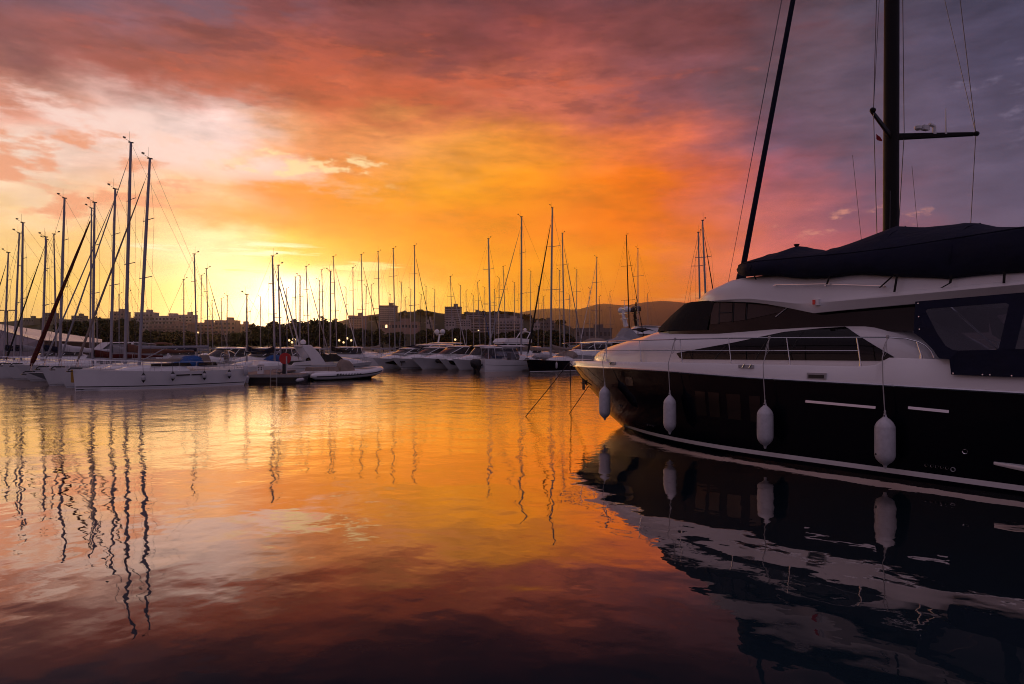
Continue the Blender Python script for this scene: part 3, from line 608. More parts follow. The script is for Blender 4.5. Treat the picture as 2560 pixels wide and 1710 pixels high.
# ------------------------------------------------------------------ fenders hung from the yacht's rail
YM = Matrix.Translation(YB) @ Matrix.Rotation(YANG, 4, 'Z')
def yw(s, t, z): return YM @ Vector((s, -t, z))
def big_fender(s, t, ztop, zbot, rad, sr, label, spot=False):
    base = yw(s, t, zbot); f = thing('fender', label, 'fender', base, YANG, 'white fenders along the black yacht'); L = ztop - zbot
    prof = [(.02, 0), (.032, .015), (.034, .05), (.05, .075), (rad * .62, .13), (rad * .86, .19), (rad * .97, .25), (rad, .31), (rad * 1.0, L * .5), (rad * .99, L - .30), (rad * .97, L - .27), (rad * .975, L - .255), (rad * .93, L - .22), (rad * .78, L - .16), (rad * .5, L - .10), (.045, L - .055), (.034, L - .03), (.03, L)]
    b = MB(); b.lathe((0, 0, 0), prof, 28); bd = b.build('body', vinyl, f, True, 50)
    e = MB(); e.lathe((0, -.028, L - .025), [(.012, -.012), (.017, -.012), (.017, .0)], 10, 'y'); e.build('eyelet', black_rubber, f)
    if spot: e = MB(); e.lathe((-.11, -rad * .78, .30), [(.004, -.02), (.022, -.016), (.022, .012)], 10, 'y'); e.build('valve', black_rubber, f)
    top = YM.inverted() @ base; rl = Vector(rail_pt(RLT, sr, 1)); d = rl - Vector((s, -t, zbot))
    q = MB(); edge = Vector((0, 0, interp(ZG, s) - zbot)); edge.x = d.x * .55; edge.y = d.y * .45 if abs(d.y) > .1 else 0
    q.tube([(0, 0, L - .01), (d.x * .35, -.01, interp(ZS, s) - zbot), (edge.x, min(edge.y, 0), edge.z), (d.x, d.y, d.z)], .010, 6)
    q.lathe((0, 0, L - .01), [(.02, 0), (.026, .03), (.02, .06), (.024, .08), (.012, .10)], 8); q.lathe((d.x, d.y, d.z - .03), [(.02, 0), (.035, .02), (.035, .06), (.02, .08)], 8)
    q.tube([(d.x + .02, d.y - .02, d.z), (d.x - .03, d.y - .05, d.z - .12), (d.x - .09, d.y - .04, d.z - .3), (d.x - .05, d.y - .05, d.z - .40), (d.x + .0, d.y - .03, d.z - .3), (d.x - .02, d.y - .03, d.z - .08)], .006, 5)
    q.build('rope', rope, f, True)
    return f
big_fender(0.79, deck_t(.79) + .12, 1.52, .40, .182, .62, 'grey white fender hanging nearest the pointed bow of the black yacht')
big_fender(4.04, deck_t(4.04) + .2, 1.47, .36, .172, 3.96, 'white fender hanging over the small round outlets, second behind the bow')
big_fender(6.99, deck_t(6.99) + .22, 1.41, .34, .188, 6.9, 'white fender hanging ahead of the long bright slot on the black hull')
big_fender(9.69, deck_t(9.69) + .23, 1.36, .25, .198, 9.6, 'scuffed fender with a dark valve spot hanging between the two bright slots', True)
# mooring lines of the yacht's bow
def line(name, pts, r_, m, label):
    b = MB(); b.tube(pts, r_, 6); o = b.build(name, m, None, True); return tag(o, label, 'rope')
tip = yw(-2.62, 0, 2.15); w1_ = P(1311, 1041, 26.77)
line('mooring_line', [tip, tip.lerp(w1_, .5) + Vector((0, 0, -.05)), w1_ - Vector((0, 0, .06))], .017, rope_dark, 'slanting mooring line from the black yacht bow tip away to the left')
line('mooring_line', [tip + Vector((.02, 0, -.06)), Vector((tip.x + .05, tip.y, 1.0)), Vector((tip.x + .06, tip.y, -.06))], .016, rope_dark, 'plumb mooring line dropping straight from the black yacht bow tip')
w3 = P(1422, 1032, 28.1); a3 = yw(-1.7, -.1, 1.33)
line('mooring_line', [a3, w3 - Vector((0, 0, .06))], .016, rope_dark, 'short taut mooring line from the stem of the black yacht into the water')
# ------------------------------------------------------------------ sailing boats: local x = bow to stern, y = to starboard side of the hull's left
def hull_mesh(L, B, fb, fs, rake=0.05, flare=0.12, stern=0.82, full=0.62, depth=0.35, tuck=0.0, n=18):
    """rings from bow to stern plus the sheer line"""
    def sheer(u): return fb + (fs - fb) * u - 0.10 * fb * math.sin(math.pi * u)
    def hw(u, w):
        if u <= 0: return 0.0
        a = min(u / full, 1); t = B / 2 * (1 - (1 - a) ** 2.1)
        if u > full: t *= 1 - (1 - stern) * ((u - full) / (1 - full)) ** 1.6
        return t * (1 - flare * (1 - w) * (1.5 - u))
    rings = []
    for i in range(n + 1):
        u = (i / n) ** 1.35; ring = []; sh = sheer(u)
        for w in (-1, -.45, 0, .2, .45, .7, 1.0):
            z = sh * w if w >= 0 else depth * w
            x0 = rake * L * (1 - max(w, -.3)) ; x1 = L - tuck * (1 - max(w, 0))
            ring.append((x0 + u * (x1 - x0), hw(u, w) * (1 if w >= 0 else 1 + .75 * w), z))
        rings.append(ring)
    return rings, sheer, hw
def build_hull(t, L, B, fb, fs, m, deck_m, rake=.05, flare=.12, stern=.82, full=.62, tuck=0.0, stripe=None, foul=antifoul):
    rings, sheer, hw = hull_mesh(L, B, fb, fs, rake, flare, stern, full, tuck=tuck)
    b = MB(); b.loft(rings); b.loft([[(x, -y, z) for x, y, z in r_] for r_ in rings])
    b.add(rings[-1] + [(x, -y, z) for x, y, z in rings[-1][::-1]], [tuple(range(14))])
    o = b.build('hull', m, t, True, 45)
    d = MB(); d.loft([[(r_[-1][0], r_[-1][1] * k, r_[-1][2] - .02 + .05 * (1 - k * k)) for k in (.985, .6, 0, -.6, -.985)] for r_ in rings]); d.build('deck', deck_m, t)
    if stripe:
        for nm, w0, w1, sm in stripe:
            q = MB()
            for sg in (1, -1):
                rr = []
                for i in range(25):
                    u = .004 + i / 24 * .99; sh = sheer(u); row_ = []
                    for w in (w0, w1):
                        x0 = rake * L * (1 - w); x1 = L - tuck * (1 - max(w, 0)); row_.append((x0 + u * (x1 - x0), sg * (hw(u, w) * (1 if w >= 0 else 1 + .75 * w) + .006), sh * w if w >= 0 else .35 * w))
                    rr.append(row_)
                q.loft(rr)
            q.build(nm, sm, t, True)
    return sheer, hw
def cabin(t, stations, zbase, m, name='cabin', n=3.0, seg=12, parent=None):
    """rounded house over stations (x, top, half width)"""
    b = MB(); rr = []
    for x, zt, hwid in stations:
        zb = zbase(x) if callable(zbase) else zbase; rr.append([(x, hwid * math.copysign(abs(math.cos(math.pi * k / seg)) ** (2 / n), math.cos(math.pi * k / seg)), zb + max(zt - zb, .01) * abs(math.sin(math.pi * k / seg)) ** (2 / n)) for k in range(seg + 1)])
    b.loft(rr); b.add(rr[0], [tuple(range(seg + 1))]); b.add(rr[-1], [tuple(range(seg + 1))])
    return b.build(name, m, parent or t, True, 50)
def strip(name, pts, y, m, parent, thick=.012, both=True):
    """a flat pane along the side: outline in x,z at half width y"""
    out = []
    for sg in ((1, -1) if both else (1,)):
        b = MB(); b.prism(pts, sg * y - thick, sg * y + thick); out.append(b.build(name, m, parent))
    return out
def sailboat(label, bow, ang, L, B, fb, mx, ztop, rake=0.3, det=1, hm=None, mast_m=None, jib=None, jib_r=0.07, cover=None, mr=0.085, boomlen=None, boomz=None, stem=.05, tuck=.15, group='sailing boats in the marina', stripe=None, hood=None, canopy=None, spreaders=(.45, .74), bt=0.0):
    t = thing('sailing_boat', label, 'sailing boat', (bow.x, bow.y, 0), ang, group)
    hm = hm or gelcoat; mast_m = mast_m or alu; fs = fb * .86
    sheer, hw = build_hull(t, L, B, fb, fs, hm, deckm, stem, .10, .84, .62, tuck, stripe)
    zd = sheer(mx / L) + .02
    cabin(t, [(mx - 1.4, zd + .05, .35), (mx - .9, zd + .22, .7), (mx, zd + .36, B * .29), (mx + L * .12, zd + .42, B * .31), (mx + L * .24, zd + .42, B * .30), (mx + L * .27, zd + .05, B * .29)], lambda x: sheer(x / L) - .03, hm if hm is not navy_gel else gelcoat, 'coachroof', 3.5)
    zc = zd + .38; H = ztop - zc
    top = Vector((mx + rake, 0, ztop)); foot = Vector((mx, 0, zc - .05))
    m = MB(); m.tube([foot, foot.lerp(top, .6), top], [(mr * .8, mr * 1.0), (mr * .78, mr * .98), (mr * .5, mr * .7)], 8)
    mast = m.build('mast', mast_m, t, True)
    hd = MB(); hd.box((top.x, 0, top.z + .02), (.32, .08, .07)); hd.tube([(top.x - .1, 0, top.z), (top.x - .1, 0, top.z + .75)], .008, 4); hd.tube([(top.x, 0, top.z + .05), (top.x - .42, .05, top.z + .24), (top.x - .42, .05, top.z + .36)], .012, 4); hd.box((top.x - .40, .05, top.z + .3), (.18, .02, .10))
    hd.build('masthead_gear', steel_dark, mast)
    tips = []
    for q in spreaders:
        c = foot.lerp(top, q); w_ = B * .34 * (1.15 - .5 * q)
        s_ = MB(); s_.tube([(c.x + .12, -w_, c.z + .04), (c.x, 0, c.z), (c.x + .12, w_, c.z + .04)], .028, 4); s_.build('spreader', mast_m, mast); tips.append((c.x + .12, w_, c.z + .04))
    for sg in (1, -1):
        s_ = MB(); pts = [(mx + .15, sg * B * .42, sheer(mx / L))] + [(x, sg * y, z) for x, y, z in tips] + [tuple(foot.lerp(top, .97))]
        s_.tube(pts, .007 if det else .009, 4)
        if det: s_.tube([(mx + .45, sg * B * .40, sheer(mx / L)), tuple(foot.lerp(top, spreaders[0]))], .006, 4)
        s_.build('shroud', wire, t)
    f0 = Vector((.12, 0, fb + .08)); f1 = foot.lerp(top, .95 if jib is not None else .98)
    f_ = MB(); f_.tube([f0, f1], .010, 4); fo = f_.build('forestay', wire, t)
    if jib is not None:
        f_ = MB(); a0 = f0.lerp(f1, .03); a1 = f0.lerp(f1, .93)
        f_.tube([a0, a0.lerp(a1, .04), a0.lerp(a1, .35), a0.lerp(a1, .75), a1], [jib_r * .6, jib_r * 1.25, jib_r, jib_r * .72, jib_r * .35], 7); f_.build('furled_jib', jib, t, True)
    s_ = MB(); s_.tube([(L - .15, 0, fs), tuple(top)], .008 if det else .010, 4); s_.build('backstay', wire, t)
    bl = boomlen or L * .38; bz = boomz or zc + .75
    s_ = MB(); s_.tube([(mx + .1, 0, bz), (mx + bl, bt, bz + .05)], [(.06, .09)] * 2, 8); s_.build('boom', mast_m, t, True)
    if cover is not None:
        s_ = MB(); rr = []
        for i in range(15):
            u = i / 14; h_ = .46 * (1 - u) ** 1.3 + .16; w_ = .10 + .10 * (1 - u); x = mx + .12 + u * (bl - .1); z0 = bz - .04 - .16 * math.sin(math.pi * u) * .5
            rr.append([(x, bt * u + w_ * math.cos(a_) , z0 + h_ / 2 + .02 * math.sin(9 * u + i) + h_ / 2 * math.sin(a_)) for a_ in [6.2832 * k / 9 for k in range(9)]])
        s_.loft(rr, True, True); s_.build('sail_cover', cover, t, True, 70)
    if hood is not None:
        x0 = mx + L * .22; z0 = sheer(.7) + .30
        s_ = MB(); rr = []
        for i, (dx_, hh) in enumerate(((0, .05), (.35, .42), (.75, .66), (1.15, .70), (1.35, .60))):
            rr.append([(x0 + dx_ + (.1 if k in (0, 8) else 0), B * .30 * math.copysign(abs(math.cos(math.pi * k / 8)) ** .6, math.cos(math.pi * k / 8)), z0 + hh * math.sin(math.pi * k / 8) ** .6) for k in range(9)])
        s_.loft(rr); s_.build('spray_hood', hood, t, True, 60, solid=.02)
    if canopy is not None:
        x0 = L * .70; z0 = sheer(.8) + 1.95; s_ = MB(); s_.loft([[(x0 + u * L * .24, B * .34 * k, z0 + .16 * (1 - k * k) - .10 * (2 * u - 1) ** 2) for k in (-1, -.6, 0, .6, 1)] for u in (0, .25, .5, .75, 1)]); bm_ = s_.build('bimini', canopy, t, True, solid=.03)
        for x in (x0 + .1, x0 + L * .22):
            for sg in (1, -1):
                s_ = MB(); s_.tube([(x, sg * B * .33, z0 - .03), (x0 + L * .12, sg * B * .38, sheer(.85))], .014, 5); s_.build('pole', chrome, bm_)
    if det:
        s_ = MB()
        s_.tube([(1.3, -B * .20, sheer(.12)), (1.2, -B * .20, sheer(.1) + .6), (.1, -.1, fb + .62), (-.05, 0, fb + .62), (.1, .1, fb + .62), (1.2, B * .20, sheer(.1) + .6), (1.3, B * .20, sheer(.12))], .016, 5)
        s_.tube([(.25, -.16, fb + .58), (.3, -.16, fb - .02)], .014, 5); s_.tube([(.25, .16, fb + .58), (.3, .16, fb - .02)], .014, 5); s_.build('pulpit', chrome, t, True)
        for sg in (1, -1):
            s_ = MB(); pts = [(x, sg * (hw(x / L, 1) * .97), sheer(x / L) + .6) for x in fr(1.3, L - .5, 9)]; s_.tube(pts, .009, 4); s_.tube([(x, y, z - .3) for x, y, z in pts], .006, 4)
            for x, y, z in pts[1:]: s_.tube([(x, y, z - .62), (x, y, z)], .012, 4)
            s_.build('lifeline', chrome, t)
        s_ = MB(); s_.tube([(-.25, 0, fb - .05), (-.1, 0, fb + .08), (.5, 0, fb + .06)], .045, 6); s_.box((-.18, 0, fb - .12), (.26, .3, .06)); s_.build('bow_anchor', steel_dark, t)
    return t
def bowpoint(px, D): return Vector(((px - 1280) / FPX * D, D, 0))

PH = math.atan2(.73, .683)
NV = [('black_stripe', .155, .20, steel_dark), ('black_stripe', .30 - .21, .095, steel_dark), ('antifouling', -.2, .03, antifoul)]
gb = Vector((-26.5, 41.2, 0))
G = sailboat('white sloop lying broadside by the pontoon, with a blue spray hood and four fenders', gb, PH, 10.35, 3.5, 1.32, 3.7, 14.9, .62, 2, gelcoat, alu, beige_cloth, .062, None, .105, 4.4, 2.62, .012, .35, None, [('black_stripe', .165, .215, steel_dark), ('antifouling', -.3, .085, antifoul)], blue_cloth, None, (.42, .70))
GM = Matrix.Translation(gb) @ Matrix.Rotation(PH, 4, 'Z')
# windows and gear of the broadside sloop (its starboard side, y < 0, faces the quay)
for x0, x1, z0, z1 in ((4.05, 6.6, 1.40, 1.62), (7.0, 8.3, 1.40, 1.62)):
    b = MB(); b.prism([(x0, z0), (x1, z0 + .02), (x1 - .15, z1), (x0 + .02, z1 - .02)], -1.06, -1.02); b.build('window', glass, G)
for x0 in (5.35, 6.3):
    b = MB(); b.prism([(x0, .80), (x0 + .85, .81), (x0 + .85, .89), (x0, .88)], -1.735, -1.70); b.build('hull_port', glass, G)
b = MB(); b.tube([(3.8, 0, 1.75), (5.3, 0, 2.58)], .035, 6); b.build('boom_vang', alu, G)
b = MB(); b.lathe((9.4, 0, 1.95), [(.40, -.02), (.44, -.02), (.44, .02), (.40, .02)], 20, 'x'); b.build('steering_wheel', chrome, G)
b = MB(); b.box((7.6, -.55, 1.85), (.8, .5, .5), taper=.6); b.build('hood_window', beige_cloth, G)
b = MB(); rr = [[(3.9 + 3.5 * u, .1 + .16 * math.cos(6.28 * k / 7) * (1 - .4 * u), 1.78 + .11 * math.sin(6.28 * k / 7)) for k in range(7)] for u in fr(0, 1, 8)]; b.loft(rr, True, True); b.build('bagged_sail', beige_cloth, G, True)
b = MB(); b.tube([(9.4, 1.2, 1.1), (9.5, 1.1, 2.2), (9.6, 0, 2.4), (9.5, -1.1, 2.2), (9.4, -1.2, 1.1)], .025, 6); b.build('stern_arch', chrome, G, True)
# small fenders of the sloop
def small_fender(x, y, z, lab, r_=.13, h_=.55, cap=True, M=GM, cone=True):
    f = thing('fender', lab, 'fender', M @ Vector((x, y, z)), PH, 'small fenders on the broadside sloop')
    b = MB(); b.lathe((0, 0, 0), [(r_ * .55, .10), (r_, .16), (r_, h_ - .12), (r_ * .6, h_ - .06)], 12); b.build('body', vinyl, f, True, 60)
    if cap:
        b = MB(); b.lathe((0, 0, 0), [(.01, -.02), (r_ * .9, .145), (r_ * .6, .15)], 12); b.build('cone_cap', black_rubber, f); b = MB(); b.lathe((0, 0, h_), [(r_ * .95, -.11), (.02, .06), (.01, .07)], 12); b.build('cone_cap', black_rubber, f)
    b = MB(); b.tube([(0, 0, h_), (0, .12, h_ + .75)], .010, 4); b.build('rope', rope_dark, f)
small_fender(3.35, -1.82, .46, 'small white fender with black cone ends below the mast of the broadside sloop')
small_fender(5.05, -1.93, .50, 'small white fender with black cone ends just ahead of the slim hull ports')
small_fender(7.05, -1.92, .48, 'small white fender with black cone ends just behind the slim hull ports')
small_fender(8.75, -1.83, .52, 'small white fender with black cone ends below the peach hood window')
small_fender(9.95, -1.72, .58, 'plain white fender hanging at the stern quarter of the broadside sloop', .15, .85, False)

# the row of boats berthed beyond it, bows towards the quay: (berth, base px, ...)
def row_boat(k, label, mx, ztop, **o):
    q = gb + Vector((-2.7, 2.5, 0)) * k; return sailboat(label, q, PH, o.pop('L', 10.3), o.pop('B', 3.4), o.pop('fb', 1.25), mx, ztop, o.pop('rake', .8), 1, group='bow-out berthed sloops', **o)
row_boat(1, 'tallest masted white sloop, next beyond the broadside sloop, brown boom cover', 4.05, 16.7, L=12, fb=1.32, cover=brown_cloth, mr=.115, jib=grey_cloth, jib_r=.05, hood=grey_cloth, stripe=[('antifouling', -.3, .10, antifoul_blue)], rake=.33)
row_boat(2, 'white sloop with dark waterline band, third berth from the pontoon end', 4.27, 14.1, jib=grey_cloth, jib_r=.05, cover=grey_cloth, mr=.10, stripe=[('antifouling', -.3, .08, antifoul)], rake=.27)
row_boat(3, 'low grey sloop with thick dark red furled jib and red boom cover', 4.15, 13.6, fb=.82, L=10.6, B=3.2, hm=gelcoat_grey, jib=red_cloth, jib_r=.135, cover=red_cloth, mr=.10, boomlen=5.0, stem=.16, rake=.1, hood=None)
row_boat(4, 'white sloop with flared bow, beside the one with the red furled jib', 2.9, 14.3, fb=1.32, stem=.10, rake=.3, cover=white_cloth, mr=.105, stripe=[('antifouling', -.3, .12, antifoul)], hood=grey_cloth)
row_boat(5, 'white sloop with black furled jib beside pale one, fifth berth out', 2.6, 11.6, fb=1.26, stem=.07, rake=.2, jib=black_cloth, jib_r=.055, cover=navy_cloth, stripe=[('antifouling', -.3, .11, antifoul)])
row_boat(6, 'white sloop whose mast is the taller of the two far left paired masts', 1.9, 13.1, fb=1.2, rake=.1, cover=grey_cloth, mr=.10)
row_boat(7, 'white sloop whose mast is the shorter of the two far left paired masts', 2.14, 12.7, fb=1.2, rake=.35, cover=navy_cloth)
row_boat(8, 'outermost visible sloop, mast at the very left picture edge', 2.1, 11.3, fb=1.2, rake=.3, jib=navy_cloth, jib_r=.06, cover=navy_cloth)

# boats farther back: mast foot px, mast top px and row, depth, where the bow points, look, label
def far_boat(label, bx, tx, ty, D, side='R', mm=None, mr=.075, jib=None, cover=None, hm=None, hood=None, canopy=None, L=None, det=0, jib_r=.06, ang=None):
    ang = ang if ang is not None else (PH + math.pi if side == 'R' else PH - .12)
    ca, sa = math.cos(ang), math.sin(ang); X = (bx - 1280) / FPX * D; ztop = EYE + (HOR - ty) / FPX * D
    L = L or min(14.5, max(7.0, (ztop - 1.2) * .72)); mx = L * .37
    rk = ((tx - bx) / FPX * D) / (ca - X / D * sa)
    rk = max(-.1, min(rk, 1.4))
    bow = Vector((X - ca * mx, D - sa * mx, 0))
    return sailboat(label, bow, ang, L, min(4.2, L * .33), .85 + L * .035, mx, ztop, rk, det, hm, mm, jib, jib_r, cover, mr, hood=hood, canopy=canopy)
FB = [
 ('slim sloop behind the left fleet, mast doubled beside the red jib sloop', 225, 228, 520, 60, 'L', {}),
 ('sloop with short mast leaning left in front of the pink hangar roof', 141, 134, 586, 66, 'R', {}),
 ('sloop with mast rising just right of the left hand lamp posts', 103, 116, 598, 64, 'L', dict(cover=navy_cloth)),
 ('small sloop seen between the two tallest left masts', 298, 297, 736, 110, 'R', {}),
 ('small sloop with mast just left of the small red and white flag', 322, 320, 730, 115, 'R', {}),
 ('small sloop with mast before the left end of the pale terraces', 243, 242, 748, 120, 'L', {}),
 ('sloop with lone short mast in front of the pale hillside terraces', 460, 459, 699, 95, 'R', dict(cover=blue_cloth)),
 ('sloop with the tallest mast in front of the pale terraces', 493, 485, 636, 70, 'R', dict(cover=navy_cloth, mr=.085, canopy=brown_cloth)),
 ('sloop with a small white radar box halfway up its mast', 502, 503, 688, 100, 'R', {}),
 ('sloop with mast just right of the white radar box mast', 521, 516, 672, 85, 'R', dict(jib=grey_cloth)),
 ('short masted sloop right of the terraces, lowest of its cluster', 532, 530, 752, 120, 'R', {}),
 ('thin masted sloop near the square roof block of the terraces', 555, 553, 747, 130, 'R', {}),
 ('sloop with mast beside the square roof block, forestay leaning left', 567, 568, 739, 110, 'L', dict(cover=navy_cloth)),
 ('dark masted sloop standing alone left of the broad pine clump', 617, 617, 737, 62, 'L', dict(cover=navy_cloth, hood=blue_cloth)),
 ('sloop with the tall thick mast just left of the red disc', 687, 681, 641, 62, 'R', dict(mr=.105, cover=navy_cloth, jib=grey_cloth)),
 ('sloop with thick pale furled jib slanting right above the red disc', 702, 695, 664, 66, 'R', dict(jib=white_cloth, mr=.09, jib_r=.075)),
 ('thin masted sloop in front of the left slope of the pine clump', 742, 738, 693, 95, 'R', {}),
 ('sloop with the thicker of two masts on the left pine slope', 750, 750, 690, 90, 'L', dict(mr=.095, hood=navy_cloth)),
 ('sloop with mast over the pine clump top, left of its crest', 773, 765, 667, 92, 'R', dict(jib=grey_cloth)),
 ('sloop with mast at the crest of the pine clump, stay leaning left', 799, 798, 701, 110, 'L', {}),
 ('sloop with slightly leaning mast just right of the pine crest', 811, 804, 675, 105, 'R', {}),
 ('sloop with dark mast reaching down behind the radar arch cruiser', 826, 826, 678, 75, 'L', dict(cover=black_cloth, mr=.09)),
 ('sloop with tall leaning mast over the right shoulder of the pines', 843, 833, 643, 95, 'R', dict(jib=white_cloth)),
 ('sloop with mast in front of the low block right of the pines', 884, 882, 669, 100, 'R', {}),
 ('sloop with dark furled jib beside the low block, tall mast', 908, 903, 637, 100, 'R', dict(jib=black_cloth, mr=.085)),
 ('short masted sloop between the low block and the left tower', 912, 916, 716, 120, 'L', {}),
 ('sloop with tall mast along the left edge of the left tower', 950, 945, 630, 98, 'R', dict(cover=beige_cloth, mr=.085)),
 ('short masted sloop in front of the middle of the left tower', 974, 975, 736, 130, 'L', {}),
 ('sloop with tall mast along the right edge of the left tower', 988, 983, 622, 96, 'R', dict(mr=.09)),
 ('thin masted sloop just right of the left tower, stay leaning left', 999, 1004, 707, 120, 'L', {}),
 ('short masted sloop on the dark hill, first right of left tower group', 1026, 1027, 723, 130, 'L', {}),
 ('sloop with the tallest mast between the two towers, navy boom cover', 1037, 1036, 614, 102, 'R', dict(cover=navy_cloth, jib=black_cloth, mr=.095)),
 ('brown short masted sloop midway between the towers', 1048, 1053, 736, 130, 'L', dict(mm=steel_dark)),
 ('short masted sloop left of the balcony tower', 1084, 1087, 725, 130, 'L', {}),
 ('sloop with mast across the front of the balcony tower', 1132, 1126, 692, 110, 'R', dict(jib=white_cloth)),
 ('sloop with mast at the right edge of the balcony tower', 1151, 1151, 714, 130, 'L', {}),
 ('sloop with blue furled jib, right of the balcony tower', 1201, 1194, 706, 115, 'R', dict(jib=blue_cloth)),
 ('short masted sloop beside the blue jib sloop', 1213, 1211, 720, 130, 'L', {}),
 ('sloop with tall pale mast above the canvas cabin fishing boat', 1227, 1221, 598, 88, 'R', dict(mm=alu_white, mr=.125)),
 ('thin masted sloop just right of the tall pale mast', 1246, 1248, 695, 120, 'L', {}),
 ('sloop with leaning mast between the tall pale mast and the beige covers', 1266, 1258, 668, 110, 'R', {}),
 ('short masted sloop left of the beige boom covers', 1287, 1285, 707, 125, 'L', {}),
 ('short thin sloop between the two tallest right hand masts', 1325, 1327, 678, 125, 'L', {}),
 ('thin masted sloop close on the right of the tallest central mast', 1400, 1399, 676, 115, 'L', {}),
 ('sloop with tall mast and dark furled jib leaning right, behind the flybridge', 1411, 1406, 584, 95, 'R', dict(jib=grey_cloth, mr=.115, jib_r=.07)),
 ('sloop with mast in front of the near end of the mountain ridge', 1441, 1442, 675, 110, 'L', {}),
 ('sloop with pale leaning forestay left of the white radar domes', 1489, 1492, 643, 105, 'L', dict(mr=.09, jib=white_cloth)),
 ('small dark masted sloop before the radar domes', 1500, 1498, 742, 140, 'R', dict(mm=steel_dark)),
 ('black masted sloop right of the white radar domes', 1575, 1566, 590, 110, 'R', dict(mm=carbon, jib=black_cloth, mr=.11)),
 ('pale masted sloop just right of the black masted sloop', 1595, 1595, 622, 105, 'L', dict(mr=.09)),
 ('distant thin masted sloop standing against the mountain slope', 1621, 1619, 735, 150, 'R', {}),
 ('pale masted sloop left of the pair behind the yacht roof', 1753, 1746, 583, 64, 'R', dict(mr=.10)),
 ('pale masted sloop right of the pair behind the yacht roof', 1770, 1757, 555, 62, 'R', dict(mr=.11, jib=black_cloth)),
 ('hairline mast sloop between the lone dark mast and the thick one', 652, 651, 742, 138, 'L', {}),
 ('hairline mast sloop rising from the left foot of the pine clump', 718, 716, 722, 135, 'R', {}),
 ('hairline mast sloop on the right foot of the pine clump', 866, 865, 720, 135, 'L', {}),
 ('hairline mast sloop just left of the low block roof box', 930, 929, 712, 138, 'R', {}),
 ('hairline mast sloop in the gap left of the balcony tower', 1066, 1065, 716, 138, 'L', {}),
 ('hairline mast sloop in the gap left of the highest crest tree', 1012, 1013, 744, 140, 'R', {}),
 ('hairline mast sloop right of the white annexe', 1166, 1165, 728, 138, 'R', {}),
 ('hairline mast sloop above the blue furled jib', 1184, 1183, 738, 140, 'L', {}),
 ('hairline mast sloop among the hillside flats windows', 1236, 1236, 724, 138, 'R', {}),
 ('hairline mast sloop before the falling end of the town hill', 1345, 1346, 716, 138, 'L', {}),
 ('hairline mast sloop where the ridge meets the town hill', 1360, 1359, 742, 140, 'R', {}),
 ('hairline mast sloop over the harbour shed, left end', 1424, 1424, 738, 140, 'L', {}),
 ('hairline mast sloop over the harbour shed, right end', 1474, 1475, 722, 140, 'L', {}),
 ('hairline mast sloop close beside the white radar domes', 1526, 1525, 730, 145, 'R', {}),
]
for lab, bx, tx, ty, D, side, o in FB: far_boat(lab, bx, tx, ty, D, side, **o)
# the two sloops with the tallest masts in the middle of the basin
far_boat('sloop with tall central mast and beige boom cover, spreaders above the hill', 1303, 1304, 542, 79, 'L', alu, .12, grey_cloth, beige_cloth, gelcoat, L=12, jib_r=.06, ang=R(20))
nb = sailboat('navy hulled sloop with the tallest central mast, black furled jib and white boot stripe', Vector((1.43, 68.2, 0)), R(55), 11.5, 3.6, 1.35, 4.6, 17.3, .35, 1, navy_gel, alu, black_cloth, .085, beige_cloth, .125, stripe=[('boot_stripe', .03, .11, gelcoat), ('antifouling', -.3, .025, antifoul)], hood=beige_cloth)
b = MB(); b.loft([[(1.6 + 3.2 * u, .45 * math.cos(6.2832 * k / 10) * math.sin(math.pi * (.12 + .76 * u)) ** .5 + .1, 1.55 + .26 * math.sin(6.2832 * k / 10) * math.sin(math.pi * (.12 + .76 * u)) ** .5) for k in range(10)] for u in fr(0, 1, 9)], True, True)
dg = b.build('covered_dinghy', grey_cloth, None, True); dg.location = (1.43, 68.2, 0); dg.rotation_euler = (0, 0, R(55)); tag(dg, 'grey canvas covered dinghy lashed on the foredeck of the navy sloop', 'dinghy')
f = thing('fender', 'slim white fender hanging on the navy hulled sloop', 'fender', Matrix.Translation((1.43, 68.2, 0)) @ Matrix.Rotation(R(55), 4, 'Z') @ Vector((3.2, -1.58, .35)), R(55))
b = MB(); b.lathe((0, 0, 0), [(.03, 0), (.11, .12), (.11, .55), (.03, .70)], 10); b.build('body', vinyl, f, True); b = MB(); b.tube([(0, 0, .7), (0, .15, 1.1)], .01, 4); b.build('rope', rope, f)

# ------------------------------------------------------------------ the big dark masted sailing yacht lying behind the motor yacht
SYA = R(-64)
sy = thing('sailing_yacht', 'big sailing yacht with a thick black mast rising behind the motor yacht', 'sailing yacht', (8.86, 29.68, 0), SYA)
build_hull(sy, 20, 4.2, 1.9, 1.6, navy_gel, teak, .06, .10, .85, .6, .3)
cabin(sy, [(9.0, 1.9, .6), (9.6, 2.5, 1.4), (12, 2.75, 1.6), (15, 2.7, 1.5), (15.6, 1.9, 1.4)], 1.7, gelcoat, 'coachroof')
M0 = Vector((8.1, 0, 1.9)); M1 = Vector((8.1 + .2, 0, 33))
b = MB(); b.tube([M0, M0.lerp(M1, .30), M0.lerp(M1, .6), M1], [(.235, .25), (.215, .24), (.19, .22), (.12, .15)], 14); mst = b.build('mast', carbon, sy, True)
b = MB(); b.lathe((8.1, 0, 2.1), [(.30, 0), (.30, .18), (.25, .2)], 14); b.build('mast_collar', chrome, mst)
q = M0.lerp(M1, .248)
